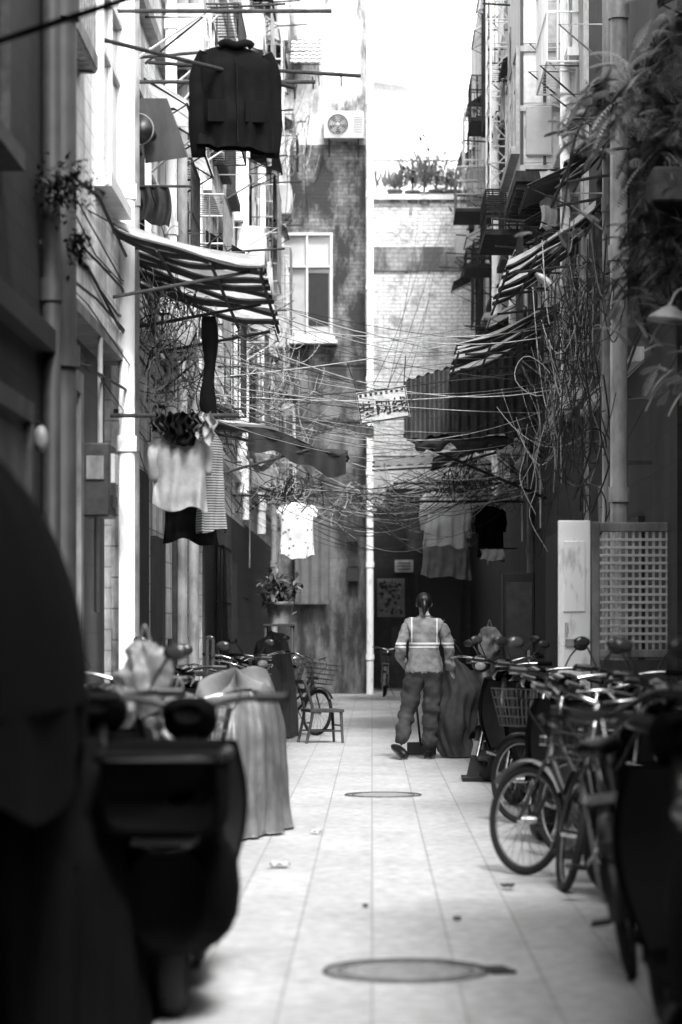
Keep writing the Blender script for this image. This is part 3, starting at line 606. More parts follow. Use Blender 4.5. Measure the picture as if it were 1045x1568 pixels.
b.tube(cr([W(860,350,15.4),W(890,190,15.2),W(985,135,14.5),(2.25,14.5,5.2)],6),.008,m_rust,6)
b.done()
b=B('plant_box'); c=W(1040,300,14.4); b.X=Matrix.Translation(c); b.box((.05,0,-.0),(.5,.8,.2),m_rust); b.X=Matrix(); b.tube([(c.x,14.4,c.z-.1),(2.25,14.4,c.z-.5)],.02,m_rust,5); b.done()
def bush(name,c,r,n,mat,l=.09,pot=True,seed=0,spiky=False,mat2=None):
    b=B(name); rg=random.Random(seed); c=Vector(c)
    for i in range(n):
        v=Vector((rg.gauss(0,.42)*r[0],rg.gauss(0,.42)*r[1],rg.gauss(0,.42)*r[2]))
        if spiky:
            a=rg.uniform(0,6.28); frd=Vector((math.cos(a)*.7,math.sin(a)*.7,rg.uniform(.5,1.6)))
            leaf(b,c+Vector((v.x,v.y,-r[2]*.5)),frd,r[2]*rg.uniform(.5,1.1),.05,mat)
        else: leaf(b,c+v,Vector((rg.gauss(0,1),rg.gauss(0,1),rg.gauss(0,.7))),l*rg.uniform(.6,1.3),l*.45,mat if rg.random()<.7 or not mat2 else mat2)
    if pot:
        z=c.z-r[2]*.6
        b.tube([(c.x,c.y,z-.25),(c.x,c.y,z-.02),(c.x,c.y,z-.019),(c.x,c.y,z+.03)],[.12,.17,.19,.19],m_terra,14); b.tube([(c.x,c.y,z),(c.x,c.y,c.z)],.02,m_wood,5)
    b.done()
zt=W(0,305,E2).z
for i,(x,w_,h_) in enumerate(((605,.5,.6),(632,.6,.8),(650,.35,1.2),(668,.4,.6),(690,.4,.65),(712,.3,.7))):
    bush('potted_plant',(W(x,0,E2+.3).x,E2-.30+.35,zt+.25+h_*.5),(w_,.4,h_),90,m_leafl,pot=True,seed=i,spiky=(i%2==0),l=.2,mat2=m_leafd)
bush('dried_flower_basket',W(100,290,12.8),(.20,.2,.16),420,m_clblack,.05,False,20,mat2=m_steel); bush('dried_flower_basket',W(120,380,12.8),(.07,.1,.12),160,m_clblack,.05,False,21)
bush('potted_shrub',W(428,905,31),(.32,.3,.28),260,m_leafd,.13,True,22,mat2=m_leafl)
b=B('plant_stand'); p=W(428,905,31); b.box((p.x,31,p.z-.44),(.40,.40,.03),m_wood)
for x in(-.17,.17):
    for y in(-.17,.17): b.tube([(p.x+x,31+y,0),(p.x+x,31+y,p.z-.455)],.02,m_wood,5)
b.box((p.x,31,.5),(.36,.36,.02),m_wood); b.done()
b=B('pendant_flood_lamp'); c=W(1025,492,14); b.X=Matrix.Translation(c)@Matrix.Rotation(.12,4,'Y')
b.tube([(0,0,.09),(0,0,.06),(0,0,.02),(0,0,0)],[.03,.07,.12,.13],m_pipeg,22); b.X=Matrix(); b.tube(cr([c+Vector((0,0,.09)),c+Vector((0.1,0,.2)),(2.25,14,c.z+.25)],5),.010,m_pipeg,6); b.done()
b=B('street_lamp'); c=W(855,445,22); b.X=Matrix.Translation(c)@Matrix.Rotation(math.radians(38),4,'Y'); b.loft([(-.26,0,.02,.015),(-.2,0,.07,.035),(0,0,.09,.045),(.15,0,.06,.04),(.24,0,.025,.025)],m_galv); b.X=Matrix(); b.tube(cr([c+Vector((.18,0,-.12)),c+Vector((.4,0,.05)),(2.2,22,c.z+.1)],5),.022,m_pipeg,6); b.done()
b=B('wall_lamp'); c=W(63,672,12.2); b.ell((c.x,c.y,c.z),(.04,.04,.07),m_pipeg); b.tube([(c.x,c.y,c.z+.07),(-1.78,c.y,c.z+.12)],.012,m_black,6); b.done()
# ---------------------------------------------------------------- open gate (right)
b=B('metal_gate'); d=18.0; p=W(855,1235,d); x0=p.x; zt_=W(0,797,d).z; x1=2.45
b.box((x0+.12,d,(.06+zt_)/2),(.24,.05,zt_-.06),m_pipew)
b.box((x0+.12,d-.03,zt_*.35),(.16,.02,zt_*.45),m_pipew); b.box((x0+.12,d-.03,zt_*.8),(.16,.02,zt_*.25),m_pipew)
b.box((x0+.10,d-.045,1.18),(.10,.03,.06),m_galv); b.cyl((x0+.06,d-.06,1.25),(x0+.06,d-.06,1.33),.012,m_galv,8)
gx0=x0+.25
b.box((gx0+.03,d,(.06+zt_)/2),(.06,.05,zt_-.08),m_pipeg); b.box(((gx0+.06+x1)/2,d,zt_-.05),(x1-gx0-.06,.05,.07),m_pipeg); b.box(((gx0+.06+x1)/2,d,1.10),(x1-gx0-.06,.05,.06),m_pipeg)
b.box(((gx0+.06+x1)/2,d,.58),(x1-gx0-.06,.03,.94),m_steel); b.box(((gx0+.06+x1)/2,d-.02,.58),(x1-gx0-.2,.02,.75),m_wood)
n=15
for i in range(1,n): b.box((gx0+.06+(x1-gx0-.06)*i/n,d,(1.13+zt_-.085)/2),(.02,.02,zt_-.085-1.13),m_ac)
k=15
for i in range(1,k): b.box(((gx0+.06+x1)/2,d-.017,1.13+(zt_-.085-1.13)*i/k),(x1-gx0-.06,.012,.02),m_ac)
b.done()
b=B('roadside_cabinet'); b.box((W(795,0,26).x,26.2,.95),(.34,.5,1.9),m_black); b.box((W(795,0,26).x,25.93,1.0),(.28,.02,1.6),m_steel); b.box((W(795,0,26).x+.1,25.91,1.0),(.03,.02,.14),m_galv); b.done()
b=B('wall_notice'); b.box((2.19-.02,21.3,1.75),(.02,.3,.42),m_paper); b.box((2.16,21.3,1.75),(.01,.2,.05),m_black); b.done()
# ---------------------------------------------------------------- chair
b=B('wooden_chair'); c=W(494,1138,27.6); b.X=Matrix.Translation((c.x,27.6,0))@Matrix.Rotation(math.radians(-72),4,'Z')
for x in(-.17,.17):
    b.tube([(x,.19,0),(x,.17,.36)],[.016,.02],m_wood,6); b.tube(cr([(x,-.24,0),(x,-.17,.34),(x,-.20,.52),(x,-.27,.72)],4),.018,m_wood,6)
    b.tube([(x,.18,.14),(x,-.2,.14)],.01,m_wood,5)
b.box((0,0,.37),(.40,.40,.035),m_wood)
for z,y in((.70,-.268),(.60,-.238),(.50,-.2)): b.box((0,y,z),(.34,.018,.045),m_wood)
b.tube([(-.17,.18,.2),(.17,.18,.2)],.01,m_wood,5); b.done()
# ---------------------------------------------------------------- bicycle
def bicycle(x,y,ang,lean=0,steer=0,wr=.285,basket=True,fr=m_steel,name='bicycle',fender=m_galv,rack=True,hb=m_chrome,step=True):
    b=B(name); base=Matrix.Translation((x,y,0))@Matrix.Rotation(ang,4,'Z')@Matrix.Rotation(lean,4,'X'); b.X=base
    def wheel(cx):
        b.ring((cx,0,wr),wr-.02,.021,m_rubber,n=40,k=8); b.ring((cx,0,wr),wr-.045,.006,m_galv,n=36,k=5)
        b.cyl((cx,-.05,wr),(cx,.05,wr),.022,m_chrome,10)
        for i in range(28):
            a=i*6.2832/28; s=.03 if i%2 else -.03; b.tube([(cx+.018*math.cos(a+1),s,wr+.018*math.sin(a+1)),(cx+(wr-.05)*math.cos(a),0,wr+(wr-.05)*math.sin(a))],.0014,m_steel,3)
    wheel(-.5)
    bbk=(-.06,0,.27); seatj=(-.22,0,.62); hd0=Vector((.36,0,.62)); hd1=Vector((.33,0,.78))
    b.tube([bbk,seatj],.017,fr,8); b.tube([seatj,(-.25,0,.80)],.013,m_chrome,8)
    if step: b.tube(cr([hd0,(.2,0,.42),(.05,0,.32),bbk],4),.019,fr,8); b.tube(cr([hd1-Vector((0,0,.04)),(.12,0,.52),(-.1,0,.42),(-.17,0,.50)],4),.014,fr,8)
    else: b.tube([hd0,bbk],.018,fr,8); b.tube([hd1,seatj],.016,fr,8)
    b.tube([hd0-Vector((-.02,0,.03)),hd1+Vector((-.01,0,.03))],.021,fr,8)
    for s in(-.05,.05): b.tube([bbk,(-.5,s,wr)],.010,fr,6); b.tube([seatj,(-.5,s,wr)],.009,fr,6)
    b.ring((-.06,.045,.27),.085,.005,m_galv,n=22,k=4); b.tube([(-.06,.05,.27),(-.06+.12,.07,.15)],.009,m_chrome,5); b.tube([(-.06,-.05,.27),(-.06-.12,-.07,.39)],.009,m_chrome,5)
    b.box((.06,.115,.15),(.09,.08,.022),m_black); b.box((-.18,-.115,.39),(.09,.08,.022),m_black)
    b.box((-.27,.045,.30),(.44,.012,.07),fr)
    b.loft([(-.40,.83,.02,.02),(-.37,.835,.085,.035),(-.30,.84,.09,.035),(-.20,.84,.05,.03),(-.10,.835,.022,.022),(-.08,.83,.01,.01)],m_seat,14,.8)
    def fend(cx,a0,a1):
        b.grid(lambda u,v:(cx+(wr+.018+.012*math.sin(v*3.14))*math.cos(a0+(a1-a0)*u),(v-.5)*.065,wr+(wr+.018+.012*math.sin(v*3.14))*math.sin(a0+(a1-a0)*u)),22,5,fender)
    fend(-.5,.5,3.3)
    if rack:
        for s in(-.06,.06): b.tube([(-.28,s,.66),(-.78,s,.66)],.007,m_galv,5); b.tube([(-.5,s*1.1,wr),(-.66,s,.66)],.006,m_galv,5)
        for k in range(4): b.tube([(-.34-.13*k,-.06,.66),(-.34-.13*k,.06,.66)],.006,m_galv,5)
    b.box((-.80,0,.50),(.02,.06,.05),m_black)
    b.tube([(-.42,-.05,.28),(-.52,-.22,.012)],.009,m_chrome,5)
    ax=Matrix.Translation(hd0)@Matrix.Rotation(steer,4,Vector((-.18,0,1)).normalized())@Matrix.Translation(-hd0); b.X=base@ax
    wheel(.52); fend(.52,.6,2.6)
    for s in(-.055,.055): b.tube(cr([(.37,s*.6,.60),(.40,s,.5),(.52,s,wr)],4),.011,fr,6)
    b.tube([(.33,0,.78),(.31,0,.92)],.012,m_chrome,8)
    for s in(-1,1):
        b.tube(cr([(.31,0,.92),(.33,s*.12,.95),(.27,s*.24,.98),(.14,s*.28,.96)],5),.011,hb,7); b.tube([(.20,s*.272,.97),(.08,s*.285,.955)],.017,m_black,8)
        b.tube(cr([(.27,s*.2,.97),(.38,s*.18,.88),(.36,s*.02,.7)],4),.004,m_black,4); b.tube([(.24,s*.25,.97),(.15,s*.22,.935)],.006,m_chrome,4)
    b.box((.41,0,.70),(.05,.06,.05),m_chrome)
    if basket:
        n=9
        for zz,e in((.64,.13),(.70,.14),(.76,.15),(.82,.16),(.88,.17)):
            b.tube([(.40,-e,zz),(.40+e*1.5,-e,zz),(.40+e*1.5,e,zz),(.40,e,zz)],.004,m_steel,4,True)
        for i in range(n):
            t=i/(n-1)*2-1
            b.tube([(.40,.13*t,.64),(.40,.17*t,.88)],.003,m_steel,4); b.tube([(.595,.13*t,.64),(.655,.17*t,.88)],.003,m_steel,4); b.tube([(.40,.13*t,.64),(.595,.13*t,.64)],.003,m_steel,4)
        for i in range(1,7):
            for s in(-1,1): b.tube([(.40+.195*i/7,s*.13,.64),(.40+.255*i/7,s*.17,.88)],.003,m_steel,4)
    b.X=Matrix(); return b.done()
# ---------------------------------------------------------------- moped
def moped(x,y,ang,paint=m_body,box_=False,mirr=True,steer=0,lean=.06,canopy_=False,name='electric_moped',chrome=m_chrome,plate=True):
    b=B(name); base=Matrix.Translation((x,y,0))@Matrix.Rotation(ang,4,'Z')@Matrix.Rotation(lean,4,'X'); b.X=base
    wr=.22
    def wheel(cx):
        b.ring((cx,0,wr),wr-.045,.045,m_rubber,n=28,k=10); b.ring((cx,0,wr),wr-.095,.014,chrome,n=24,k=6); b.cyl((cx,-.06,wr),(cx,.06,wr),.05,m_steel,14)
        for i in range(5):
            a=i*1.2566; b.tube([(cx,0,wr),(cx+.13*math.cos(a),0,wr+.13*math.sin(a))],.014,m_steel,5)
    wheel(-.60)
    b.loft([(-.95,.66,.05,.05),(-.88,.62,.11,.12),(-.65,.56,.16,.17),(-.35,.52,.165,.17),(-.15,.45,.15,.16),(-.10,.38,.13,.10)],paint,20,.8)
    b.loft([(-.14,.27,.13,.06),(.1,.25,.145,.045),(.34,.27,.13,.05)],paint)
    b.loft([(-.88,.75,.10,.03),(-.6,.77,.14,.05),(-.3,.76,.145,.05),(-.08,.74,.10,.045),(-.04,.73,.06,.03)],m_seat,20,.8)
    b.grid(lambda u,v:(.30+.12*math.sin(v*2.2)*(1-.3*v)-.03+.05*math.cos((u-.5)*3),(u-.5)*.40*(.65+.4*math.sin(v*2.6)),.28+.58*v),14,12,paint)
    b.grid(lambda u,v:(.27+.10*math.sin(v*2.2)*(1-.3*v)-.03+.03*math.cos((u-.5)*3),(u-.5)*.37*(.65+.4*math.sin(v*2.6)),.28+.57*v),14,12,m_black)
    b.grid(lambda u,v:(-.60+(wr+.05)*math.cos(.3+2.7*u),(v-.5)*.15,wr+(wr+.05)*math.sin(.3+2.7*u)),18,4,m_black)
    b.loft([(-.985,.60,.06,.025),(-.97,.60,.085,.035),(-.93,.60,.08,.035)],m_glass,14,.8)
    if plate: b.box((-.99,0,.42),(.015,.16,.10),m_pipeg,(0,.2,0))
    b.tube([(-.8,-.12,.72),(-.98,-.1,.80),(-.98,.1,.80),(-.8,.12,.72)],.013,chrome,7)
    for s in(-1,1): b.tube([(-.60,s*.10,wr),(-.72,s*.12,.52)],.022,chrome,8)
    b.tube([(-.15,.12,.2),(-.2,.25,.02)],.014,m_steel,6)
    if box_:
        b.X=base@Matrix.Translation((-.98,0,.775)); b.loft([(-.21,0,.17,.12),(-.20,0,.19,.14),(0,0,.20,.145),(.20,0,.19,.14),(.21,0,.17,.12)],m_matte,24,.35); b.loft([(-.22,.10,.18,.012),(-.215,.10,.205,.018),(.2,.10,.205,.018)],m_seat,24,.4); b.X=base; b.box((-.95,0,.61),(.3,.2,.02),m_steel)
        b.loft([(-.93,.42,.12,.16),(-.80,.42,.20,.20),(-.60,.42,.22,.22),(-.40,.42,.18,.18)],m_matte,20,.8)
    b.X=base@Matrix.Translation((.36,0,.6))@Matrix.Rotation(steer,4,'Z')@Matrix.Translation((-.36,0,-.6))
    wheel(.62); b.grid(lambda u,v:(.62+(wr+.035)*math.cos(.5+2.2*u),(v-.5)*.13,wr+(wr+.035)*math.sin(.5+2.2*u)+.01*math.sin(v*3.14)),18,5,paint)
    for s in(-.075,.075): b.tube([(.62,s,wr),(.46,s,.60)],.018,chrome,8)
    b.loft([(.20,.96,.05,.035),(.28,.96,.10,.06),(.36,.93,.10,.075),(.42,.90,.075,.06),(.45,.89,.04,.035)],paint,20,.85); b.ell((.44,0,.90),(.025,.06,.045),m_glassl)
    b.tube([(.40,0,.55),(.32,0,.92)],.03,m_steel,8)
    for s in(-1,1):
        b.tube(cr([(.30,s*.05,.98),(.28,s*.18,1.01),(.20,s*.33,1.02)],4),.013,chrome,7); b.tube([(.235,s*.25,1.017),(.18,s*.36,1.02)],.019,m_black,8); b.tube([(.29,s*.2,1.01),(.25,s*.34,1.0)],.006,chrome,5)
        if mirr:
            b.tube(cr([(.27,s*.2,1.02),(.28,s*.24,1.10),(.26,s*.28,1.16)],4),.006,m_black,5); X=b.X; b.X=X@Matrix.Translation((.26,s*.31,1.18)); b.ell((0,0,0),(.016,.055,.035),m_black); b.ell((-.010,0,0),(.010,.046,.028),m_glass); b.X=X
    b.X=base
    if canopy_: # rain canopy on a pole frame
        b.tube([(-.02,0,.5),(.02,0,1.8)],.015,m_steel,6)
        def cf(u,v):
            ph=(v-.5)*math.pi*1.02; e=.88+.12*math.sin(u*3.14)
            return (-.95+1.8*u,.47*math.sin(ph)*e,1.05+.80*max(0,math.cos(ph))**.9*e+.012*math.sin(u*25)*math.cos(ph))
        b.grid(cf,30,24,m_matte)
        b.grid(lambda u,v:(-.95+1.8*u,-.46*(.88+.12*math.sin(u*3.14))-.01*math.sin(u*15),1.06-.30*v*(.7+.3*math.sin(u*5))),30,6,m_matte)
        b.grid(lambda u,v:(-.95+1.8*u,.46*(.88+.12*math.sin(u*3.14)),1.06-.30*v*(.7+.3*math.sin(u*5))),30,6,m_matte)
        b.grid(lambda u,v:(.84-.2*v,.41*math.sin((u-.5)*3.1),1.05+.70*math.cos((u-.5)*3.1)*(1-v)-.5*v),14,8,m_matte)
    b.X=Matrix(); return b.done()
a=math.radians
bicycle(1.06,12.05,a(122),lean=.10,steer=.1,basket=False,fr=m_steel,fender=m_pipeg)
bicycle(1.06,11.2,a(106),lean=.12,steer=-.2,fr=m_black,fender=m_black)
bicycle(1.02,9.3,a(82),lean=-.16,steer=.3,fr=m_black,fender=m_black,basket=False,hb=m_black)
moped(1.42,10.9,a(112),m_body,steer=.2)
bicycle(1.28,12.9,a(112),lean=.08,steer=.2,fr=m_steel,fender=m_black,basket=False)
moped(1.55,12.4,a(106),m_body,steer=.1)
moped(1.20,14.0,a(112),m_body,steer=-.2)
bicycle(1.15,15.4,a(110),lean=.1,steer=.3,fr=m_black,fender=m_black)
moped(1.62,15.2,a(100),m_body)
moped(1.22,17.0,a(108),m_body)
moped(.98,7.0,a(93),m_matte,box_=True,mirr=False,lean=-.03,chrome=m_steel,plate=False)
moped(1.42,8.8,a(96),m_matte,mirr=True,chrome=m_steel,plate=False)
moped(1.18,19.8,a(112),m_body); moped(1.33,22.4,a(255),m_body); moped(1.28,26.4,a(262),m_bodyg); moped(1.62,28.5,a(100),m_body)
# left cluster
moped(-.66,8.50,a(91),m_matte,box_=True,mirr=False,lean=0,chrome=m_steel,plate=False)
moped(-1.29,6.6,a(90),m_matte,canopy_=True,mirr=False,lean=0,chrome=m_steel,plate=False)
moped(-1.15,9.6,a(86),m_matte,mirr=True,lean=.02,chrome=m_steel,plate=False)
moped(-1.38,11.2,a(80),m_body,mirr=True); moped(-1.45,13.2,a(85),m_body)
bicycle(-1.0,11.9,a(82),lean=.1,fr=m_steel,steer=.3,fender=m_black)
bicycle(-.95,30.0,a(-62),lean=-.08,steer=.2,fr=m_steel,fender=m_black); bicycle(-1.25,31.4,a(-75),lean=-.08,fr=m_black,fender=m_black)
moped(-1.3,28.6,a(-80),m_bodyg); moped(-1.45,24.5,a(85),m_body); bicycle(-1.3,22.3,a(80),fr=m_steel,lean=.08,fender=m_black); bicycle(-1.35,19.5,a(80),fr=m_black,lean=.08,fender=m_black); moped(-1.5,17.6,a(85),m_body)
bicycle(.25,48,a(88),fr=m_black,lean=.06); 
def drape(name,c,rx,ry,h,mat,seed=0,ang=0,lump=.12):
    b=B(name); rg=random.Random(seed); ph=[rg.uniform(0,6) for _ in range(6)]; b.X=Matrix.Translation(c)@Matrix.Rotation(ang,4,'Z')
    def f(u,v):
        t=u*6.2832; r=math.sin(min(1,v*1.9)*math.pi/2)*(.78+.22*v)
        ct,st=math.cos(t),math.sin(t)
        nz=noise.noise(Vector((ct*1.6+seed,st*1.6,v*3)))
        fo=1+v*(.07*math.sin(t*7+ph[0]+nz*3)+.05*math.sin(t*13+ph[1]+v*2)+.035*math.sin(t*29+ph[2]+v*4+nz*5))+.10*nz
        z=h*(1-max(0,(v-.28)/.72)**1.05*1.0)-h*.10*math.sin(min(1,v/.4)*1.57)
        z+=lump*h*math.exp(-((ct*r-.5)**2*8))*(1-v)+.05*math.sin(t*5+ph[3])*(1-v)+.06*nz*(1-v)
        return (ct*rx*r*fo,st*ry*r*fo,max(.015,z+.03*math.sin(t*9+ph[0])*v))
    b.grid(f,150,50,mat,True); b.X=Matrix(); b.done()
drape('covered_moped',(-.86,15.2,0),.85,.31,.98,m_cover,3,a(82)); drape('covered_moped',(-1.2,29.0,.0),.6,.28,1.2,m_cldark,5,a(85))
drape('covered_cargo_tricycle',(-1.16,7.9,0),.95,.46,.86,m_matte,9,a(90))
def pbag(c,r,mat,seed,name='plastic_bag'):
    b=B(name); c=Vector(c)
    def f(u,v):
        t=u*6.2832; s=math.sin(v*math.pi)**.7; n=noise.noise(Vector((math.cos(t)*2+seed,math.sin(t)*2,v*5)))+.5*noise.noise(Vector((math.cos(t)*5+seed,math.sin(t)*5,v*11)))
        return (c.x+r*s*(1+.6*n)*math.cos(t),c.y+r*s*(1+.6*n)*math.sin(t),c.z+r*1.5*math.cos(v*math.pi)+.3*r*n)
    b.grid(f,48,32,mat,True); b.tube(cr([c+Vector((-.03,0,r*1.3)),c+Vector((0,0,r*2.3)),c+Vector((.03,0,r*1.3))],5),.006,mat,5); b.done()
pbag(W(222,1040,10.3),.10,m_bag,1); pbag(W(186,1085,10.0),.06,m_cover,2); pbag(W(275,1120,11.5),.11,m_cover,4); pbag(W(400,690,29),.16,m_bag,6)
pbag(W(750,985,26),.11,m_bag,8)
b=B('shop_rack')
b.box((-1.6,21,.9),(.4,.8,.03),m_wood); b.box((-1.6,21,.45),(.4,.8,.03),m_wood)
for x in(-1.79,-1.41):
    for y in(20.62,21.38): b.tube([(x,y,0),(x,y,1.2)],.02,m_wood,5)
b.done()
b=B('traffic_cone'); c=W(738,1195,20.5); b.X=Matrix.Translation((c.x,20.5,0)); b.box((0,0,.02),(.34,.34,.04),m_black); b.tube([(0,0,.04),(0,0,.22)],[.13,.09],m_cldark,20); b.tube([(0,0,.22),(0,0,.34)],[.09,.062],m_clgrey,20); b.tube([(0,0,.34),(0,0,.55)],[.062,.02],m_cldark,20); b.X=Matrix(); b.done()
def litter(px,py,w,mat,s):
    d=CH*F/(py-HY); c=W(px,py,d); b=B('paper_litter'); rg=random.Random(s)
    b.grid(lambda u,v:(c.x+(u-.5)*w*(1+.2*math.sin(v*5+s)),c.y+(v-.5)*w*1.2,.012+.02*abs(math.sin(u*7+v*4+s))),10,8,mat); b.done()
litter(428,1329,.10,m_white,1); litter(484,1278,.07,m_white,2); litter(701,1415,.03,m_cldark,3); litter(778,1363,.06,m_rust,4); litter(560,1395,.02,m_cldark,5)
# ---------------------------------------------------------------- PERSON
def uniform_mat():
    m,nt,bs=newmat('sanitation_uniform'); N=nt.nodes; L=nt.links
    tc=N.new('ShaderNodeTexCoord'); sp=N.new('ShaderNodeSeparateXYZ'); L.new(tc.outputs['Object'],sp.inputs[0])
    def band(src,c,w):
        s=N.new('ShaderNodeMath'); s.operation='SUBTRACT'; L.new(src,s.inputs[0]); s.inputs[1].default_value=c
        ab=N.new('ShaderNodeMath'); ab.operation='ABSOLUTE'; L.new(s.outputs[0],ab.inputs[0])
        lt=N.new('ShaderNodeMath'); lt.operation='LESS_THAN'; L.new(ab.outputs[0],lt.inputs[0]); lt.inputs[1].default_value=w; return lt.outputs[0]
    def op(o,a_,b_):
        s=N.new('ShaderNodeMath'); s.operation=o; L.new(a_,s.inputs[0])
        if isinstance(b_,float): s.inputs[1].default_value=b_
        else: L.new(b_,s.inputs[1])
        return s.outputs[0]
    z=sp.outputs['Z']; ax=op('ABSOLUTE',sp.outputs['X'],0.0)
    h=band(z,1.15,.009); h2=band(z,1.115,.006); h=op('MAXIMUM',h,h2)
    vert=op('MULTIPLY',band(ax,.125,.006),op('GREATER_THAN',z,1.15)); allb=op('MAXIMUM',h,vert)
    no=N.new('ShaderNodeTexNoise'); no.inputs['Scale'].default_value=9; no.inputs['Detail'].default_value=5; L.new(tc.outputs['Object'],no.inputs['Vector'])
    rp=N.new('ShaderNodeValToRGB'); rp.color_ramp.elements[0].color=g(.11); rp.color_ramp.elements[1].color=g(.25); rp.color_ramp.elements[0].position=.35; rp.color_ramp.elements[1].position=.65; L.new(no.outputs['Fac'],rp.inputs[0])
    mx=N.new('ShaderNodeMixRGB'); L.new(allb,mx.inputs[0]); L.new(rp.outputs[0],mx.inputs[1]); mx.inputs[2].default_value=g(.65)
    L.new(mx.outputs[0],bs.inputs['Base Color']); bs.inputs['Roughness'].default_value=.8
    bu=N.new('ShaderNodeBump'); bu.inputs['Strength'].default_value=.6; bu.inputs['Distance'].default_value=.03; L.new(no.outputs['Fac'],bu.inputs['Height']); L.new(bu.outputs[0],bs.inputs['Normal'])
    return m
m_uni=uniform_mat(); m_trs=M('uniform_trousers',.050,.022,.85,7,bump=.6)
px_,py_=W(650,1163,24)[:2]
P=bpy.data.objects.new('street_sweeper_person',None); sc.collection.objects.link(P); P.location=(px_,py_,0)
J={ 'pel':((0,0,.92),.160,.120),'wst':((0,.0,1.04),.160,.118),'ch':((.0,.02,1.20),.172,.12),'ub':((0,.035,1.32),.135,.095),'nb':((0,.045,1.40),.06,.06),'nk':((0,.06,1.45),.046,.048),
 'hd':((.0,.075,1.51),.062,.072),'hm':((.0,.08,1.57),.068,.084),'ht':((.0,.075,1.62),.046,.055),
 'ls':((-.160,.03,1.335),.068,.068),'lu':((-.21,.0,1.21),.064,.064),'le':((-.245,-.02,1.08),.058,.058),'lf':((-.225,.07,.99),.050,.050),'lw':((-.17,.17,.92),.040,.040),
 'rs':((.160,.03,1.335),.068,.068),'ru':((.215,.02,1.21),.064,.064),'re':((.25,.02,1.08),.058,.058),'rf':((.26,.07,.97),.050,.050),'rw':((.27,.12,.87),.040,.040),
 'lh':((-.088,.0,.84),.112,.112),'lt':((-.125,.02,.66),.102,.102),'lk':((-.165,.04,.48),.088,.088),'lc':((-.205,-.05,.30),.080,.080),'la':((-.245,-.13,.155),.066,.066),
 'rh':((.088,.0,.84),.112,.112),'rt':((.080,.015,.66),.102,.102),'rk':((.070,.02,.48),.090,.090),'rc':((.060,.0,.28),.084,.084),'ra':((.045,-.01,.11),.074,.074)}
E_=['pel wst','wst ch','ch ub','ub nb','nb nk','nk hd','hd hm','hm ht','ub ls','ls lu','lu le','le lf','lf lw','ub rs','rs ru','ru re','re rf','rf rw','pel lh','lh lt','lt lk','lk lc','lc la','pel rh','rh rt','rt rk','rk rc','rc ra']
K=list(J); me=bpy.data.meshes.new('body'); me.from_pydata([J[k][0] for k in K],[tuple(K.index(q) for q in e.split()) for e in E_],[])
bo=bpy.data.objects.new('body_tmp',me); sc.collection.objects.link(bo)
sk=bo.modifiers.new('s','SKIN'); sk.use_smooth_shade=True; 
for i,k in enumerate(K): sv=me.skin_vertices[0].data[i]; sv.radius=(J[k][1],J[k][2]); sv.use_root=(k=='pel')
su=bo.modifiers.new('u','SUBSURF'); su.levels=3; su.render_levels=3
dg=bpy.context.evaluated_depsgraph_get(); dg.update(); me2=bpy.data.meshes.new_from_object(bo.evaluated_get(dg)); bpy.data.objects.remove(bo)
for v in me2.vertices:
    c=v.co
    if c.z<1.40:
        k=.013 if c.z>.86 else .017
        v.co=c+v.normal*k*(noise.noise(c*9)+.9*noise.noise(c*20)+.7*math.sin(c.z*38+c.x*14+4*noise.noise(c*5))*(.8 if c.z<.6 or abs(c.x)>.17 else .45))
    if .84<c.z<.97 and abs(c.x)<.24 : v.co=v.co+Vector((v.normal.x,v.normal.y,0))*.022*math.exp(-((c.z-.875)/.035)**2)
for m in(m_uni,m_trs,m_skin,m_hair): me2.materials.append(m)
for p in me2.polygons:
    c=p.center; p.use_smooth=True
    if c.z>1.415: p.material_index=2 
    elif c.z<.865 and not (c.x>.22): p.material_index=1
    else: p.material_index=0
body=bpy.data.objects.new('body',me2); sc.collection.objects.link(body); body.parent=P
def part(name,fn):
    b=B(name); fn(b); o=b.done(); 
    o.parent=P; return o
def hair(b):
    def f(u,v):
        t=u*6.2832; q=v*math.pi*.68; n=.004*math.sin(t*30)
        return ((.078+n)*math.cos(t)*math.sin(q),.070+(.096+n)*math.sin(t)*math.sin(q)-.010,1.57+.09*math.cos(q)-(.02*max(0,-math.sin(t)))*v)
    b.grid(f,48,16,m_hair,True)
    b.tube(cr([(0,-.015,1.59),(.0,-.065,1.545),(.003,-.075,1.49),(.0,-.06,1.43)],5),[.018,.028,.03,.030,.030,.03,.03,.030,.03,.028,.026,.024,.02,.016,.010,.004],m_hair,10)
    b.ring((0,-.045,1.565),.024,.006,m_cldark,(1,0,0),(0,.5,.8),12,5)
part('hair',hair)
def face(b):
    for s in(-1,1):
        b.ell((s*.072,.075,1.54),(.011,.02,.028),m_skin); b.ell((s*.03,.152,1.55),(.013,.006,.008),m_paper); b.ell((s*.03,.157,1.55),(.006,.003,.006),m_hair)
    b.ell((0,.165,1.525),(.013,.016,.024),m_skin); b.ell((0,.148,1.49),(.024,.008,.007),m_cldark)
part('face',face)
def collar(b): b.ring((0,.05,1.405),.062,.018,m_uni,(1,0,0),(0,1,.15),24,8)
part('collar',collar)
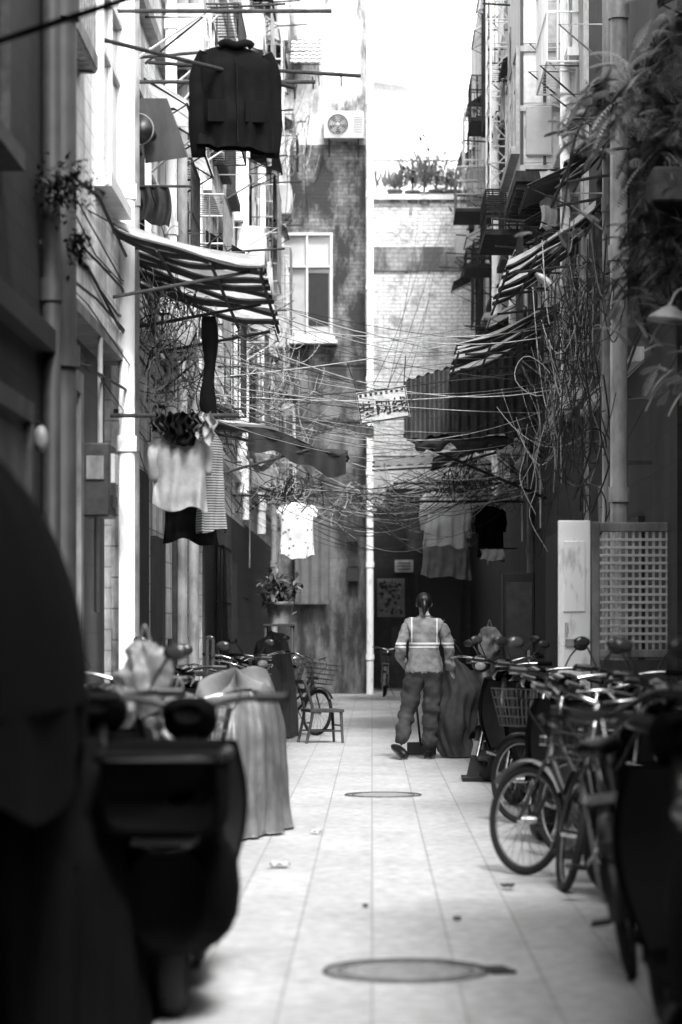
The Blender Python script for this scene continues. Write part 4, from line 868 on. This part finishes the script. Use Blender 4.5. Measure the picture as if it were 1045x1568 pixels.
def shoes(b):
    for (x,y,z,pitch,yaw) in((-.25,-.075,.055,-.45,.5),(.05,.05,.0,0,-.15)):
        b.X=Matrix.Translation((x,y,z))@Matrix.Rotation(math.pi/2+yaw,4,'Z')@Matrix.Rotation(-pitch*-1 if pitch else 0,4,'Y')
        b.loft([(-.13,.035,.02,.025),(-.11,.04,.042,.038),(-.03,.042,.044,.04),(.06,.034,.05,.03),(.12,.028,.042,.022),(.145,.022,.02,.012)],m_black,16,.8)
        b.loft([(-.13,.012,.03,.010),(-.03,.012,.044,.010),(.08,.012,.052,.010),(.145,.012,.025,.008)],m_pipeg,12,.7); b.X=Matrix()
part('shoes',shoes)
def hand(b,w,dr,side):
    w=Vector(w); dr=Vector(dr).normalized(); s=Vector((0,0,1)).cross(dr).normalized()*side; n=dr.cross(s)
    b.tube([w-dr*.02,w+dr*.02,w+dr*.07,w+dr*.09],[.026,.034,.038,.03],m_skin,10)
    for i,(o,l) in enumerate(((-.030,.062),(-.010,.072),(.010,.068),(.028,.052))):
        p=w+dr*.085+s*o; q=p+dr*l*.5-n*.012; r=q+dr*l*.2-n*.03; e=r-dr*l*.15-n*.02
        b.tube([p-dr*.02,p,q,r,e],[.010,.0095,.009,.008,.006],m_skin,8)
    p=w+dr*.03-s*.03; b.tube([p,p-s*.025+dr*.03,p-s*.02+dr*.055-n*.02,p-s*.008+dr*.06-n*.04],[.013,.011,.010,.007],m_skin,8)
part('left_hand',lambda b:hand(b,(-.17,.17,.92),(.2,.8,-.35),1)); part('right_hand',lambda b:hand(b,(.27,.12,.87),(.1,.25,-1),-1))
b=B('refuse_sack'); c=Vector((px_+.36,24.25,0)); b.X=Matrix.Translation(c)
def sf(u,v):
    t=u*6.2832; r=(.05+.10*min(1,v*3)**.7+.05*math.sin(v*3.1)); nz=noise.noise(Vector((math.cos(t)*1.5,math.sin(t)*1.5,v*4))); fo=1+.10*math.sin(t*5+v*4)+.07*math.sin(t*11+1-v*6)+.35*nz
    return (r*1.05*fo*math.cos(t)-.07*(1-v)+.05*math.sin(v*6),r*fo*math.sin(t)-.01,.98*(1-v)**.95*1.0+.012+(.02*math.sin(t*5))*(v>0.05)*(v<.95))
b.grid(sf,70,46,m_trs,True); b.tube(cr([(-.09,-.0,.95),(-.06,0,.80),(0,.0,.72)],4),.02,m_trs,6); b.X=Matrix(); b.done()
b=B('litter_broom'); b.tube([(px_-.12,24.32,1.0),(px_-.02,24.75,.1)],.012,m_wood,6); b.box((px_-.01,24.78,.07),(.3,.06,.13),m_wood); b.done()
# ---------------------------------------------------------------- light
el=math.radians(55); az=math.radians(17)
w=bpy.data.worlds.new('World'); sc.world=w; w.use_nodes=True; nt=w.node_tree; bg=nt.nodes['Background']
sky=nt.nodes.new('ShaderNodeTexSky'); sky.sky_type='NISHITA'; sky.sun_disc=False; sky.sun_elevation=el; sky.sun_rotation=math.pi-az; sky.dust_density=6; sky.air_density=1.5
bw=nt.nodes.new('ShaderNodeRGBToBW'); nt.links.new(sky.outputs[0],bw.inputs[0])
tc=nt.nodes.new('ShaderNodeTexCoord'); sx=nt.nodes.new('ShaderNodeSeparateXYZ'); nt.links.new(tc.outputs['Generated'],sx.inputs[0])
mr=nt.nodes.new('ShaderNodeMapRange'); nt.links.new(sx.outputs['Z'],mr.inputs[0]); mr.inputs[1].default_value=.28; mr.inputs[2].default_value=.70; mr.inputs[3].default_value=7.5; mr.inputs[4].default_value=1.9  # milky haze low in the sky
gm=nt.nodes.new('ShaderNodeMath'); gm.operation='MULTIPLY'; nt.links.new(mr.outputs[0],gm.inputs[1]); nt.links.new(bw.outputs[0],gm.inputs[0])
nt.links.new(gm.outputs[0],bg.inputs[0]); bg.inputs[1].default_value=.15
l=bpy.data.lights.new('sun','SUN'); l.energy=4.4; l.angle=math.radians(12); l.color=(1,1,1)
lo=bpy.data.objects.new('sun',l); sc.collection.objects.link(lo)
lo.rotation_euler=Vector((-math.sin(az)*math.cos(el),math.cos(az)*math.cos(el),-math.sin(el))).to_track_quat('-Z','Y').to_euler(); lo.location=(0,0,30)
cd=bpy.data.cameras.new('camera'); co=bpy.data.objects.new('camera',cd); sc.collection.objects.link(co); sc.camera=co
co.location=(0,0,CH); co.rotation_euler=(math.pi/2,0,0); cd.sensor_fit='HORIZONTAL'; cd.sensor_width=24; cd.lens=24*F/1045
cd.shift_y=(HY-784)/1045; cd.shift_x=-(CX-522.5)/1045; cd.clip_end=600; cd.clip_start=.1
cd.dof.use_dof=True; cd.dof.focus_distance=24; cd.dof.aperture_fstop=2.3
sc.view_settings.view_transform='Standard'; sc.view_settings.look='None'; sc.view_settings.exposure=0
